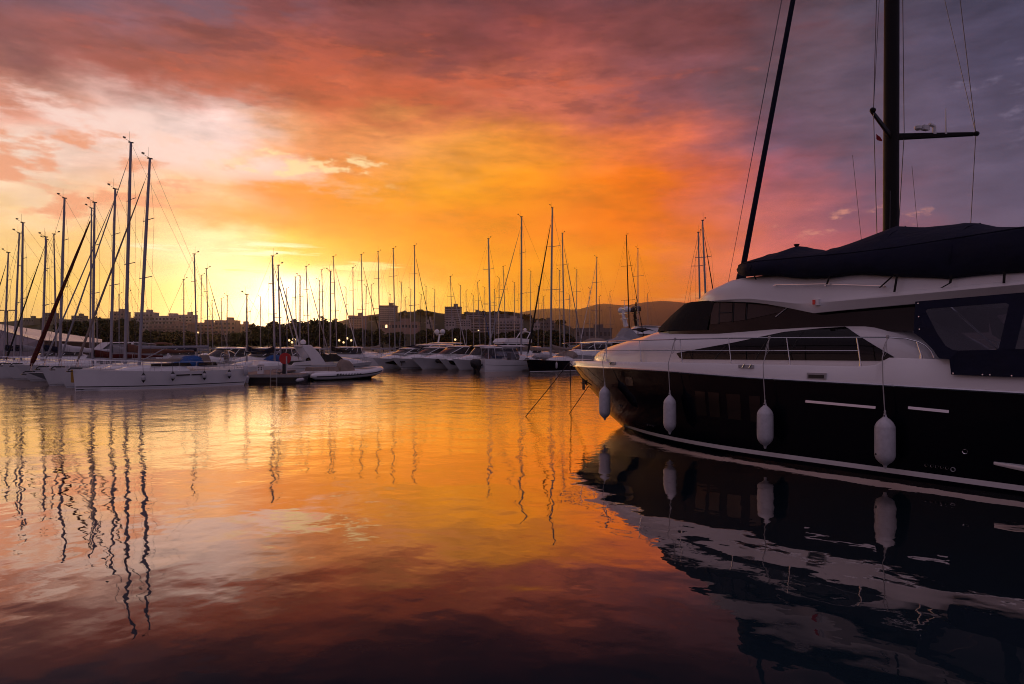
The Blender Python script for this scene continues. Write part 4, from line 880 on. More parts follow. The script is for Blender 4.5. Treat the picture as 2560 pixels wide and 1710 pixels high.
for sg in (-1, 1):
    b = MB(); b.tube([(q.x, 0, q.z), (q.x + 1.13, sg * 2.5, q.z + .12)], [(.06, .12), (.045, .07)], 8); sp = b.build('spreader', carbon, mst, True)
    b = MB(); b.lathe((q.x + 1.2, sg * 2.55, q.z + .12), [(.03, -.08), (.08, -.04), (.08, .04), (.03, .08)], 10, 'y'); b.build('end_cap', carbon, sp)
    for k, (r_, dx_) in enumerate(((.012, 0), (.009, .12))):
        b = MB(); b.tube([(9.2 + dx_, sg * 2.0, 1.75), (q.x + 1.2 + dx_ * .3, sg * 2.52, q.z + .12), (M0.lerp(M1, .97).x, sg * .1, M0.lerp(M1, .97).z)] if k == 0 else [(q.x + 1.2, sg * 2.52, q.z + .12), (M0.lerp(M1, .62).x, sg * .1, M0.lerp(M1, .62).z)], r_, 5); b.build('shroud', wire, sy)
b = MB(); b.tube([(7.9, .3, 2.2), (q.x + .2, .36, q.z + .1), (M0.lerp(M1, .9).x, .2, M0.lerp(M1, .9).z)], .013, 5); b.build('halyard', wire, sy)
for y0, y1, z1 in ((.9, .15, .16), (1.6, .9, .22), (-1.2, -2.0, .22), (-.5, -.2, .19)):
    b = MB(); b.tube([(8.4, y0, 2.2), (q.x + .1, y1, M0.lerp(M1, z1).z)], .008, 4); b.build('flag_halyard', wire, sy)
F0 = Vector((.55, 0, 1.95)); F1 = M0.lerp(M1, .96)
b = MB(); b.tube([F0, F0.lerp(F1, .03), F0.lerp(F1, .06), F0.lerp(F1, .125), F0.lerp(F1, .14), F0.lerp(F1, .3), F0.lerp(F1, .6), F0.lerp(F1, .96)], [.07, .10, .24, .19, .115, .10, .085, .06], 10); b.build('furled_jib', navy_cloth, sy, True, 60)
for k, dx_ in enumerate((-.75, -.9)):
    b = MB(); b.tube([F0 + Vector((dx_, .15 * k, 0)), F1 + Vector((dx_ * .55, 0, 0))], .011, 4); b.build('stay', wire, sy)
b = MB(); b.tube([(19.6, 0, 1.7), tuple(M1)], .012, 4); b.build('backstay', wire, sy)
b = MB(); b.tube([(7.8, 0, 4.2), (15.8, 0, 4.0)], [(.16, .24)] * 2, 10); b.build('boom', carbon, sy, True)
b = MB(); RX = .18 + .0; b.box((q.x + .48, 1.0, q.z + .30), (.15, .28, .15)); b.lathe((q.x + .4, .78, q.z + .22), [(.07, 0), (.11, .04), (.11, .12), (.03, .18)], 12); b.tube([(q.x + .6, 1.3, q.z + .1), (q.x + .6, 1.3, q.z + .35), (q.x + .55, 1.12, q.z + .42)], .06, 6)
b.build('radar', gelcoat_old, mst, True)
b = MB(); b.tube([(q.x + .78, 1.62, q.z + .1), (q.x + .78, 1.62, q.z + .3), (q.x + .78, 1.62, q.z + .95)], [.035, .022, .012], 6); b.build('aerial', gelcoat_old, mst)
#, (q.x - .13, q.z - 2.0), (q.x - .13, q.z - 1.86), (q.x - .30, q.z - 1.86)], .0, .012); 
#([(q.x - .35, .265 - .02, z_), (q.x - .35 + .0, .0, z_), (q.x - .35, .0, z_ + .15), (q.x - .35, .265 - .02, z_ + .15)], [(0, 1, 2, 3)])
fl_m = mat('red_ensign', (.42, .02, .03), .8)
MI = YM  # pennant on a halyard to the left of the mast
p0 = P(2192, 334, 23.0); pn = MB(); pn.loft([[(0, 0, 0), (0, 0, -.17)], [(.06, .01, -.05), (.05, .02, -.21)], [(.12, -.01, -.10), (.11, 0, -.235)], [(.20, .01, -.20), (.20, .01, -.245)]])
pf = pn.build('pennant', fl_m, sy, solid=.006); pf.matrix_parent_inverse = (Matrix.Translation(sy.location) @ Matrix.Rotation(SYA, 4, 'Z')).inverted(); pf.location = p0
# red and white plate on the mast front
pl = MB(); pp = P(2220, 460, 22.35); pl.box((0, 0, 0), (.16, .01, .115)); po = pl.build('mast_plate', fl_m, sy); po.matrix_parent_inverse = (Matrix.Translation(sy.location) @ Matrix.Rotation(SYA, 4, 'Z')).inverted(); po.location = pp
pl = MB(); pl.add([(-.05, -.007, -.05), (-.02, -.007, -.05), (.03, -.007, .045), (.0, -.007, .045)], [(0, 1, 2, 3)]); pl.add([(-.08, -.007, -.055), (-.068, -.007, -.055), (-.068, -.007, .055), (-.08, -.007, .055)], [(0, 1, 2, 3)]); pw = pl.build('white_mark', gelcoat, po)
# ------------------------------------------------------------------ motor boats
def motor_hull(t, L, B, fb, fs, m=None, rake=.13, stripe=None, flare=.38):
    return build_hull(t, L, B, fb, fs, m or gelcoat, deckm, rake, flare, .95, .55, 0.0, stripe)
def glass_house(t, x0, x1, w, z0, z1, rake, aft=.15, roof=True, over=.35, rm=None, gm=None, nm='cabin_glass', pillars=True, sink=0.0):
    """raked window house with a moulded roof slab on it"""
    rr = []
    for z, k in ((z0, 0), ((z0 + z1) / 2, .5), (z1, 1)):
        xf = x0 + rake * k; xa = x1 - aft * k; wq = w * (1 - .10 * k)
        rr.append([(xf, 0, z), (xf + .06, wq * .5, z), (xf + .30, wq * .86, z), (xf + .75, wq, z), (xa, wq, z), (xa, 0, z), (xa, -wq, z), (xf + .75, -wq, z), (xf + .30, -wq * .86, z), (xf + .06, -wq * .5, z)])
    b = MB(); b.loft(rr, True, True); g = b.build(nm, gm or glass_soft, t, True, 30)
    if pillars:
        for sg in (1, -1):
            for u in (.02, .42, .75, 1):
                xb = x0 + .75 + (x1 - x0 - .75) * u; xt = x0 + rake + .75 + (x1 - aft - x0 - rake - .75) * u
                p = MB(); p.tube([(xb, sg * (w + .005), z0), (xt, sg * (w * .9 + .005), z1)], .035, 4); p.build('pillar', rm or gelcoat, g)
    if roof:
        xs = fr(x0 + rake - over * .3, x1 + over, 9); b = MB(); rr = []
        for i, x in enumerate(xs):
            u = i / 8; wq = w * (.90 if 0 < i < 8 else .62) * (1.0 if i != 1 else .96); h_ = .16 * (math.sin(math.pi * min(1, u * 1.3 + .12)) ** .5 if u < .68 else 1 - (u - .68) * .9)
            rr.append([(x, wq * 1.03, z1 - .02 - sink * u), (x, wq * 1.02, z1 + h_ * .5 - sink * u), (x, wq * .8, z1 + h_ - sink * u), (x, 0, z1 + h_ * 1.15 - sink * u), (x, -wq * .8, z1 + h_ - sink * u), (x, -wq * 1.02, z1 + h_ * .5 - sink * u), (x, -wq * 1.03, z1 - .02 - sink * u)])
        b.loft(rr, True, True); b.build('hardtop', rm or gelcoat, t, True, 50)
    return g
def bow_rail(t, L, sheer, hw, x1=.55, h_=.55, n=5):
    b = MB(); xs = fr(.02 * L, x1 * L, n + 3)
    pts = [(x, hw(max(x / L - .0, .001), 1) * .92 + .02, sheer(x / L) + h_) for x in xs]
    b.tube([(x, -y, z) for x, y, z in reversed(pts)] + pts, .016, 5)
    for x, y, z in pts[1:]:
        b.tube([(x, y, z), (x + .06, y, z - h_)], .012, 4); b.tube([(x, -y, z), (x + .06, -y, z - h_)], .012, 4)
    b.build('bow_rail', chrome, t)
def window_wedge(t, pts, L, hw, sheer, m=glass, nm='hull_window'):
    """dark wedge let into both topsides: (x, low fraction, high fraction)"""
    for sg in (1, -1):
        b = MB(); b.loft([[(x + .13 * L * (1 - w) * (1 - x / L), sg * (hw(x / L, w) + .05), sheer(x / L) * w) for w in (a, (a + c) / 2, c)] for x, a, c in pts]); b.build(nm, m, t)
def dome(parent, c, r_, m=None, nm='radar_dome'):
    b = MB(); b.lathe(c, [(r_ * .5, -r_ * .7), (r_ * .9, -r_ * .55), (r_, -.1 * r_), (r_ * .93, r_ * .4), (r_ * .62, r_ * .8), (.02, r_)], 14); return b.build(nm, m or gelcoat, parent, True, 60)
def motorboat(label, bow, ang, group='motor boats on the far pontoon', cat='motor boat'): return thing('motor_boat', label, cat, (bow.x, bow.y, 0), ang, group)
def bowat(px, D): return Vector(((px - 1280) / FPX * D, D, 0))

# arch cruiser behind the inflatable: bow to the right
t = motorboat('white open cruiser with a swept radar arch, lying behind the long inflatable', bowat(931, 65), R(214)); A = t
sh, hw = motor_hull(t, 8.4, 2.9, 1.22, 1.0, rake=.10, flare=.22, stripe=[('sheer_line', .70, .73, steel_dark)])
cabin(t, [(.9, 1.2, .25), (1.4, 1.42, .62), (2.4, 1.58, .95), (3.3, 1.66, 1.12), (3.5, 1.3, 1.1)], lambda x: sh(x / 8.4) - .05, gelcoat, 'foredeck')
for sg in (1, -1):
    b = MB(); b.loft([[(x, sg * (1.22 - .04 * (x - 3.3)), z0), (x, sg * (1.18 - .04 * (x - 3.3)), z1)] for x, z0, z1 in ((3.2, 1.35, 1.40), (3.6, 1.32, 1.75), (4.2, 1.28, 1.95), (5.2, 1.25, 1.85), (6.0, 1.22, 1.55))]); b.build('side_screen', glass, t, solid=.02)
    b = MB(); b.prism([(4.9, 1.05), (6.0, 1.05), (7.0, 2.55), (7.0, 2.72), (6.3, 2.78), (5.6, 2.10)], sg * 1.26 - .07, sg * 1.26 + .07); b.build('arch_leg', gelcoat, t)
    b = MB(); b.prism([(5.6, 1.05), (8.0, 1.0), (8.25, .75), (7.8, 1.25), (6.2, 1.42)], sg * 1.30 - .05, sg * 1.30 + .05); b.build('coaming', gelcoat, t)
b = MB(); b.loft([[(3.15 + .75 * k, y, 1.40 + .55 * k) for k in (0, .5, 1)] for y in (-1.1, -.6, 0, .6, 1.1)]); b.build('windscreen', glass_soft, t, solid=.02)
b = MB(); b.tube([(3.9, -1.1, 1.96), (3.86, -.5, 2.0), (3.84, 0, 2.01), (3.86, .5, 2.0), (3.9, 1.1, 1.96)], .03, 5); b.build('screen_frame', chrome, t)
b = MB(); b.box((6.65, 0, 2.72), (.75, 2.6, .13)); b.build('arch_top', gelcoat, t)
dome(t, (6.65, .2, 3.02), .26); b = MB(); b.tube([(6.9, -.9, 2.75), (6.95, -.9, 3.5)], .012, 4); b.build('aerial', gelcoat_old, t)
window_wedge(t, [(1.9, .60, .78), (2.3, .60, .78)], 8.4, hw, sh); bow_rail(t, 8.4, sh, hw, .4, .45, 4)
b = MB(); b.box((6.9, 0, 1.15), (1.4, 2.2, .35)); b.build('sun_pad', black_cloth, t)
# long hardtop behind it
t = motorboat('long white cruiser with dark framed hardtop windows, behind the radar arch cruiser', bowat(968, 79), R(40))
sh, hw = motor_hull(t, 11, 3.5, 1.5, 1.2)
cabin(t, [(1.2, 1.5, .4), (2.2, 1.8, 1.0), (3.6, 2.05, 1.35), (8.5, 2.05, 1.4), (8.7, 1.4, 1.4)], lambda x: sh(x / 11) - .05, gelcoat, 'deckhouse'); glass_house(t, 3.0, 8.4, 1.35, 1.95, 2.75, 1.5, .1, rm=gelcoat); bow_rail(t, 11, sh, hw, .5)
t = motorboat('white hardtop cruiser, its bow farthest left in the row, thin black hull wedge', bowat(931, 78), R(40))
sh, hw = motor_hull(t, 10, 3.3, 1.30, 1.1); window_wedge(t, [(.9, .55, .6), (2.2, .38, .88), (4.5, .36, .9), (6.5, .5, .9)], 10, hw, sh)
cabin(t, [(1.0, 1.3, .3), (2.0, 1.55, .9), (3.2, 1.75, 1.3), (7.5, 1.75, 1.35), (7.7, 1.2, 1.35)], lambda x: sh(x / 10) - .05, gelcoat, 'deckhouse'); glass_house(t, 2.6, 6.8, 1.25, 1.68, 2.30, 1.4, .1, rm=gelcoat); bow_rail(t, 10, sh, hw, .5)
b = MB(); b.loft([[(5.0 + u * 2.4, 1.25 * k, 2.42 + .25 * (1 - k * k) - .2 * u * u) for k in (-1, -.7, 0, .7, 1)] for u in fr(0, 1, 5)]); b.build('bimini', navy_cloth, t, solid=.03)
t = motorboat('white flared sports cruiser with a black anchor plate, second bow in the row', bowat(978, 77), R(40))
sh, hw = motor_hull(t, 10.5, 3.4, 1.32, 1.05, stripe=[('chine_line', .16, .19, steel_dark)])
cabin(t, [(1.2, 1.3, .35), (2.4, 1.62, 1.0), (3.8, 1.82, 1.35), (8, 1.8, 1.4), (8.2, 1.2, 1.4)], lambda x: sh(x / 10.5) - .05, gelcoat, 'deckhouse'); glass_house(t, 3.2, 8.2, 1.3, 1.74, 2.42, 1.7, .3, rm=gelcoat); bow_rail(t, 10.5, sh, hw, .5)
b = MB(); b.box((1.15, -.55, .88), (.5, .3, .14)); b.tube([(1.0, -.6, .9), (.95, -.7, .45)], .05, 6); b.build('anchor', steel_dark, t)
t = motorboat('white hardtop yacht with arched dark side windows and a long black hull wedge', bowat(1028, 76), R(38))
sh, hw = motor_hull(t, 11.5, 3.6, 1.38, 1.15); window_wedge(t, [(2.6, .60, .98), (3.4, .42, .97), (6, .40, .95), (7.0, .75, .95)], 11.5, hw, sh)
cabin(t, [(1.5, 1.4, .4), (2.8, 1.7, 1.05), (4.2, 1.86, 1.4), (9, 1.8, 1.5), (9.2, 1.2, 1.5)], lambda x: sh(x / 11.5) - .05, gelcoat, 'deckhouse'); glass_house(t, 3.4, 9.2, 1.42, 1.78, 2.55, 1.9, .9, rm=gelcoat); bow_rail(t, 11.5, sh, hw, .5)
b = MB(); b.lathe((2.6, -1.36, 1.0), [(.02, -.1), (.25, -.08), (.25, .08), (.02, .1)], 12, 'y'); b.build('bow_fender', black_rubber, t)
t = motorboat('low white cruiser with a black topside panel, tucked beside the lifebuoy cabin boat', bowat(1098, 76.5), R(40))
sh, hw = motor_hull(t, 9.5, 3.2, 1.15, .95); window_wedge(t, [(.8, .55, .9), (2.0, .30, .9), (5, .28, .9)], 9.5, hw, sh)
cabin(t, [(1.0, 1.15, .3), (2.0, 1.4, .85), (3.4, 1.6, 1.2), (4.4, 1.6, 1.25), (4.5, 1.1, 1.2)], lambda x: sh(x / 9.5) - .05, gelcoat, 'foredeck'); bow_rail(t, 9.5, sh, hw, .45)
b = MB(); b.loft([[(4.2 + u * 3.4, 1.25 * k, 2.55 + .3 * (1 - k * k) - .25 * (2 * u - 1) ** 2) for k in (-1, -.7, 0, .7, 1)] for u in fr(0, 1, 6)]); bm_ = b.build('bimini', black_cloth, t, solid=.03)
for sg in (1, -1): b = MB(); b.tube([(4.4, sg * 1.22, 2.3), (6.2, sg * 1.3, 1.1)], .02, 5); b.build('pole', chrome, bm_)
t = motorboat('white pilothouse boat with an orange lifebuoy ring on its cabin side', bowat(1130, 74.5), R(32)); LB = t
sh, hw = motor_hull(t, 7.2, 2.8, 1.28, 1.0); window_wedge(t, [(2.7, .42, .50), (2.9, .42, .66), (5.0, .40, .64), (5.2, .55, .64)], 7.2, hw, sh)
cabin(t, [(.8, 1.3, .3), (1.6, 1.6, .8), (2.6, 1.75, 1.1), (5.6, 1.7, 1.15), (5.7, 1.0, 1.1)], lambda x: sh(x / 7.2) - .05, gelcoat, 'deckhouse'); glass_house(t, 2.2, 4.9, 1.08, 1.65, 2.62, .95, .0, over=.5, rm=gelcoat)
bow_rail(t, 7.2, sh, hw, .4)
lbm = Matrix.Translation(t.location) @ Matrix.Rotation(R(32), 4, 'Z')
b = MB(); rr = []
for k in range(17):
    a_ = 6.2832 * k / 16; cx_, cz_ = .30 * math.cos(a_), .30 * math.sin(a_); rr.append([(cx_ * (1 + .28 * math.cos(q)), .085 * math.sin(q), cz_ * (1 + .28 * math.cos(q))) for q in [6.2832 * j / 8 for j in range(8)]])
b.loft(rr, True); lb = b.build('lifebuoy', orange_plastic, None, True); lb.location = lbm @ Vector((3.75, -1.24, 1.52)); lb.rotation_euler = (0, 0, R(32)); tag(lb, 'orange lifebuoy ring hung on the pilothouse boat side', 'lifebuoy')
# fishing boat with canvas cabin and two outboards, stern to the left
t = motorboat('white fishing boat with grey canvas cabin and twin black outboards', bowat(1345, 74.5), R(203)); FB_ = t
sh, hw = motor_hull(t, 6.6, 2.6, 1.25, 1.35, rake=.12, flare=.15, stripe=[('side_line', .52, .545, steel_dark), ('antifouling', -.3, .10, antifoul)])
cabin(t, [(1.0, 1.3, .3), (1.8, 1.7, .8), (2.6, 1.8, 1.0), (2.7, 1.2, 1.0)], 1.2, gelcoat, 'foredeck')
gl_ = glass_house(t, 2.2, 6.2, 1.1, 1.35, 2.45, .5, .0, over=.3, rm=white_cloth, gm=clear_vinyl, nm='clear_screen')
b = MB(); b.box((3.2, 0, 1.5), (.5, 1.2, .9), taper=.8); b.build('console', gelcoat_old, t)
b = MB(); b.box((4.6, -.5, 1.45), (.9, .7, .28)); b.build('seat', blue_cloth, t)
b = MB(); b.loft([[(2.0 + u * 2.6, 1.1 * k, 2.62 + .12 * (1 - k * k)) for k in (-1, 0, 1)] for u in (0, .5, 1)]); b.build('canvas_top', white_cloth, t, solid=.03)
for y_ in (-.45, .35):
    b = MB(); rr = []
    for z, x, w_, l_ in ((-.35, 7.15, .05, .16), (.1, 7.1, .07, .2), (.35, 7.05, .12, .26), (.5, 7.15, .21, .40), (.8, 7.2, .24, .46), (1.15, 7.2, .22, .44), (1.28, 7.15, .10, .25)): rr.append([(x + l_ * math.cos(a_), y_ + w_ * math.sin(a_), z) for a_ in [6.2832 * k / 10 for k in range(10)]])
    b.loft(rr, True, True); b.tube([(6.6, y_, .7), (7.1, y_, .6)], .09, 6); b.build('outboard_motor', black_rubber, t, True, 50)
# flybridge cruiser and others behind the row
t = motorboat('white flybridge cruiser with a sloped grey window, behind the canvas cabin boat', bowat(1170, 90), R(35)); FLY = t
sh, hw = motor_hull(t, 11, 3.6, 1.6, 1.3)
cabin(t, [(1.4, 1.6, .5), (2.8, 2.0, 1.2), (4.2, 2.2, 1.5), (9.5, 2.1, 1.55), (9.7, 1.3, 1.5)], lambda x: sh(x / 11) - .05, gelcoat, 'deckhouse'); glass_house(t, 3.4, 9, 1.5, 2.1, 2.95, 1.4, .0, rm=gelcoat)
b = MB(); b.loft([[(x, 1.4 * k, z0 + (z1 - z0) * q) for k, q in ((-1, 0), (-1.02, 1), (-.9, 1), (-.9, .2), (.9, .2), (.9, 1), (1.02, 1), (1, 0))] for x, z0, z1 in ((4.8, 3.1, 3.2), (5.3, 3.1, 3.65), (6.5, 3.1, 3.75), (9.4, 3.1, 3.55))]); b.build('flybridge', gelcoat, t)
b = MB(); b.tube([(8.6, -1.35, 3.5), (9.3, -1.2, 4.5), (9.35, 0, 4.65), (9.3, 1.2, 4.5), (8.6, 1.35, 3.5)], .07, 6); b.build('radar_arch', gelcoat, t, True); dome(t, (9.3, 0, 4.9), .24)
t = motorboat('white cruiser with twin radar balls on a mast, behind the flared sports cruisers', bowat(1005, 98), R(40))
sh, hw = motor_hull(t, 12, 3.8, 1.7, 1.4)
cabin(t, [(1.4, 1.7, .5), (2.8, 2.2, 1.2), (4.4, 2.5, 1.6), (10, 2.4, 1.7), (10.2, 1.4, 1.6)], lambda x: sh(x / 12) - .05, gelcoat, 'deckhouse'); glass_house(t, 3.6, 9.6, 1.55, 2.4, 3.0, 1.6, .5, rm=gelcoat); bow_rail(t, 12, sh, hw, .5)
b = MB(); b.tube([(6.2, 0, 3.1), (6.5, 0, 4.4)], .12, 6); b.box((6.5, 0, 4.3), (.15, 1.9, .1)); b.build('mast', gelcoat, t)
dome(t, (6.5, -.75, 4.75), .40); dome(t, (6.5, .75, 4.75), .40)
t = motorboat('white motor yacht with a tent shaped grey cover over its flybridge', bowat(1462, 96), R(30))
sh, hw = motor_hull(t, 14, 4.2, 1.9, 1.5)
cabin(t, [(1.4, 1.9, .5), (3.0, 2.4, 1.4), (5, 2.7, 1.8), (11.5, 2.7, 1.9), (11.7, 1.5, 1.8)], lambda x: sh(x / 14) - .05, gelcoat, 'deckhouse'); glass_house(t, 4.0, 11, 1.75, 2.6, 3.3, 1.6, .4, rm=gelcoat)
b = MB(); rr = []
for x, z, w_ in ((4.6, 3.3, 1.2), (5.6, 3.75, 1.6), (6.4, 4.1, 1.7), (7.2, 5.3, 1.7), (7.7, 5.25, 1.7), (9, 4.3, 1.75), (11, 3.85, 1.75), (12.0, 3.3, 1.6)): rr.append([(x, w_, 3.25), (x, w_, 3.45), (x, w_ * .45, z - .1), (x, 0, z), (x, -w_ * .45, z - .1), (x, -w_, 3.45), (x, -w_, 3.25)])
b.loft(rr); b.build('flybridge_cover', grey_cloth, t, solid=.03)
b = MB(); b.loft([[(8.6 + u * 3.2, 1.6 * k, 5.0 + .3 * (1 - k * k) - .3 * (2 * u - 1) ** 2) for k in (-1, -.6, 0, .6, 1)] for u in fr(0, 1, 6)]); b.build('bimini', black_cloth, t, solid=.04)
t = motorboat('white cruiser with beige flybridge cover, left of the tent covered yacht', bowat(1392, 92), R(35))
sh, hw = motor_hull(t, 11, 3.7, 1.6, 1.35); cabin(t, [(1.4, 1.6, .5), (2.8, 2.1, 1.2), (4.2, 2.4, 1.5), (9.5, 2.3, 1.55), (9.7, 1.3, 1.5)], lambda x: sh(x / 11) - .05, gelcoat, 'deckhouse'); glass_house(t, 3.4, 9, 1.5, 2.3, 2.9, 1.5, .4, rm=gelcoat)
b = MB(); b.loft([[(5 + u * 4, 1.4 * k, 3.0 + (.75 * math.sin(math.pi * u) ** .6) * (1 - k ** 4)) for k in (-1, -.85, -.4, 0, .4, .85, 1)] for u in fr(0, 1, 8)]); b.build('flybridge_cover', beige_cloth, t, solid=.03)
# superyachts on the right: white radar mast, dark radar mast
def superyacht(label, bow, ang, L, decks, mast_m, hm, mastx, masth):
    t = thing('superyacht', label, 'superyacht', (bow.x, bow.y, 0), ang, 'superyachts behind the basin'); B = L * .22
    sh, hw = build_hull(t, L, B, L * .10, L * .075, hm, deckm, .16, .3, .92, .5, 0); z = L * .07
    x0, x1 = .24 * L, .93 * L
    for k in range(decks):
        w_ = B * (.44 - .06 * k); h_ = L * .052
        cabin(t, [(x0, z + .1, w_ * .3), (x0 + L * .05, z + h_ * .9, w_ * .8), (x0 + L * .10, z + h_, w_), (x1 - .4, z + h_, w_), (x1, z + .1, w_)], z, hm if k < 2 else gelcoat, 'deckhouse', 5)
        for sg in (1, -1):
            q = MB(); q.prism([(x0 + L * .09, z + h_ * .40), (x1 - L * .12, z + h_ * .40), (x1 - L * .12, z + h_ * .80), (x0 + L * .12, z + h_ * .80)], sg * w_ * .985 - .03, sg * w_ * .985 + .03); q.build('window_strip', glass, t)
        q = MB(); q.box(((x0 + x1) / 2 + L * .06, 0, z + h_ + .06), (x1 - x0 - L * .02, w_ * 2.1, .12)); q.build('deck_slab', hm if k < 2 else gelcoat, t)
        z += h_ + .12; x0 += L * .11; x1 -= L * .12
    q = MB(); mx = mastx * L; q.tube([(mx, 0, z - .1), (mx - .6, 0, z + masth * .5), (mx - .3, 0, z + masth)], [(.7, .5), (.4, .35), (.15, .15)], 8)
    for k, w_ in ((.35, 1.6), (.6, 2.1), (.85, 1.0)): q.box((mx - .4, 0, z + masth * k), (.5, w_ * 2, .14))
    q.tube([(mx - .3, 0, z + masth), (mx - .3, 0, z + masth * 1.25)], .05, 5); mo = q.build('radar_mast', mast_m, t)
    for sg in (1, -1): dome(mo, (mx - .4, sg * 1.75, z + masth * .60 + .75), .68, gelcoat if mast_m is gelcoat else black_rubber, 'radar_dome')
    return t
superyacht('white superyacht carrying a white radar mast with two big white domes', bowat(1418, 138), R(12), 28, 3, gelcoat, gelcoat, .45, 4.2)
superyacht('white superyacht carrying a black radar mast with black domes', bowat(1508, 150), R(8), 26, 3, carbon, gelcoat, .30, 6.0)
# inflatable with long white tube
rb = thing('inflatable_boat', 'long white inflatable with beige covered console, moored along the pontoon end', 'inflatable boat', bowat(951, 58.5), R(223))
RL = 6.9
def tube_path(sg): return [(.05, 0, .70), (.12, sg * .25, .70), (.45, sg * .62, .65), (1.1, sg * .92, .55), (2.0, sg * 1.08, .46), (3.5, sg * 1.14, .38), (5.4, sg * 1.14, .35), (6.6, sg * 1.12, .35), (6.95, sg * 1.10, .37)]
for sg in (1, -1):
    b = MB(); b.tube(tube_path(sg), [.24, .26, .28, .30, .305, .31, .31, .29, .12], 12); tb = b.build('side_tube', gelcoat, rb, True)
    b = MB(); b.tube([(x, y + sg * .30 * (0 if abs(y) < .1 else 1) * min(1, abs(y) / .6), z - .03) for x, y, z in tube_path(sg)[1:-1]], [(.04, .05)] * 7, 6); b.build('rubbing_strake', black_rubber, tb)
    # slanted dark bars and small worn letters of the side marking
    for k in range(9):
        x = 4.95 - k * .26; w_ = .17 if k < 2 else .10; hh = .085 if k < 2 else .065
        b = MB(); y_ = sg * (1.14 + .30); b.prism([(x, .42 - hh), (x - w_, .42 - hh), (x - w_ - .07, .42 + hh), (x - .07, .42 + hh)], y_ - .02, y_ + .012); b.build('marking_bar', black_rubber, tb)
b = MB(); b.loft([[(x, y, z) for y, z in ((-w_, .5), (-w_ * .9, zk), (0, zk - .25), (w_ * .9, zk), (w_, .5))] for x, w_, zk in ((.4, .1, .45), (1.2, .7, .12), (2.5, .95, .02), (6.8, 1.0, .02))]); b.build('hull', navy_gel, rb)
b = MB(); b.box((4.4, 0, .52), (4.6, 1.7, .10)); b.build('floor', gelcoat_old, rb)
b = MB(); b.box((5.9, 0, .86), (1.3, 1.5, .30), taper=.9); b.build('stern_seat', beige_cloth, rb); cabin(rb, [(2.55, .75, .22), (2.8, 1.25, .38), (3.1, 1.52, .44), (3.7, 1.62, .45), (3.95, 1.3, .42), (4.0, .7, .4)], .55, beige_cloth, 'console_cover', 3.2)
b = MB(); b.box((4.6, 0, .85), (.9, .9, .34), taper=.85); b.build('seat_cover', beige_cloth, rb)
b = MB(); b.loft([[(.6 + u * 1.6, (.35 + .45 * u) * k, .86 - .05 * u) for k in (-1, 0, 1)] for u in (0, .5, 1)]); b.build('bow_cover', beige_cloth, rb, solid=.03)
# white canvas topped motor cruiser among the left fleet
t = motorboat('white cruiser with a white canvas cabin top, between the left hand sloops', bowat(128, 55), PH, 'motor boats among the left fleet')
sh, hw = motor_hull(t, 8.5, 3.0, 1.3, 1.1)
b = MB(); b.loft([[(x, w_ * k, z + .06 * (1 - k * k)) for k in (-1, -.7, 0, .7, 1)] for x, w_, z in ((3.0, 1.2, 2.15), (3.9, 1.25, 2.95), (6.3, 1.3, 2.98), (7.5, 1.3, 2.85))]); b.build('canvas_top', white_cloth, t, solid=.03)
for sg in (1, -1): b = MB(); b.prism([(2.5, 1.25), (7.5, 1.15), (7.5, 2.8), (4.0, 2.86), (3.1, 2.1)], sg * 1.26 - .015, sg * 1.26 + .015); b.build('canvas_side', grey_cloth, t)
for px, D, a_, lab in ((20, 72, 47, 'white sports cruiser at the far left, below the paired masts'), (250, 74, 50, 'white cruiser just behind the dark red boom cover'), (330, 78, 45, 'white cruiser behind the mast of the broadside sloop'), (455, 66, 52, 'white cruiser seen above the stern of the broadside sloop'), (555, 64, 48, 'white open cruiser left of the red disc sign'), (640, 70, 44, 'white cruiser directly behind the electricity pedestal'), (780, 88, 42, 'white cruiser seen through the radar arch'), (1255, 100, 38, 'white cruiser behind the tall pale mast'), (1520, 104, 30, 'white cruiser below the white radar domes')):
    t = motorboat(lab, bowat(px, D), R(a_), 'cruisers in the second line'); sh, hw = motor_hull(t, 9, 3.1, 1.3, 1.1)
    cabin(t, [(1.0, 1.3, .3), (2.0, 1.6, .9), (3.2, 1.8, 1.25), (7, 1.75, 1.3), (7.2, 1.2, 1.3)], lambda x: sh(x / 9) - .05, gelcoat_old, 'deckhouse'); glass_house(t, 2.6, 6.6, 1.2, 1.7, 2.4, 1.2, .1, rm=gelcoat)
# ------------------------------------------------------------------ pontoon, its fittings and the red disc
pt = thing('pontoon', 'floating pontoon with pink grey planks and pale edge beyond the open water', 'pontoon', (-18.3, 51.2, 0), R(2))
b = MB(); b.box((-.6, 0, .58), (6.4, 2.6, .10)); b.build('decking', plank, pt)
b = MB(); b.box((-.6, -1.33, .52), (6.45, .07, .20)); b.build('edge_beam', concrete, pt); b = MB(); b.box((2.63, 0, .52), (.07, 2.6, .20)); b.build('edge_beam', concrete, pt)
for x in (-2.6, -.4, 1.8): b = MB(); b.box((x, 0, .18), (1.7, 2.4, .55)); b.build('float', antifoul, pt)
b = MB(); b.box((-1.5, 14.5, .56), (2.4, 26, .12)); b.build('walkway', plank, pt)
for x, y in ((1.2, -1.2), (-2.2, -1.2)): b = MB(); b.tube([(x - .12, y, .72), (x + .12, y, .72)], .03, 6); b.tube([(x, y, .62), (x, y, .72)], .03, 6); b.build('cleat', steel_dark, pt)
ld = thing('ladder', 'small metal boarding ladder on the pontoon edge, beside the red disc', 'ladder', (-17.33, 49.72, 0), R(2))
for x in (-.22, .22): b = MB(); b.tube([(x, .25, .95), (x, .05, 1.0), (x, -.05, .9), (x, -.05, -.5)], .022, 6); b.build('rail', alu_white, ld)
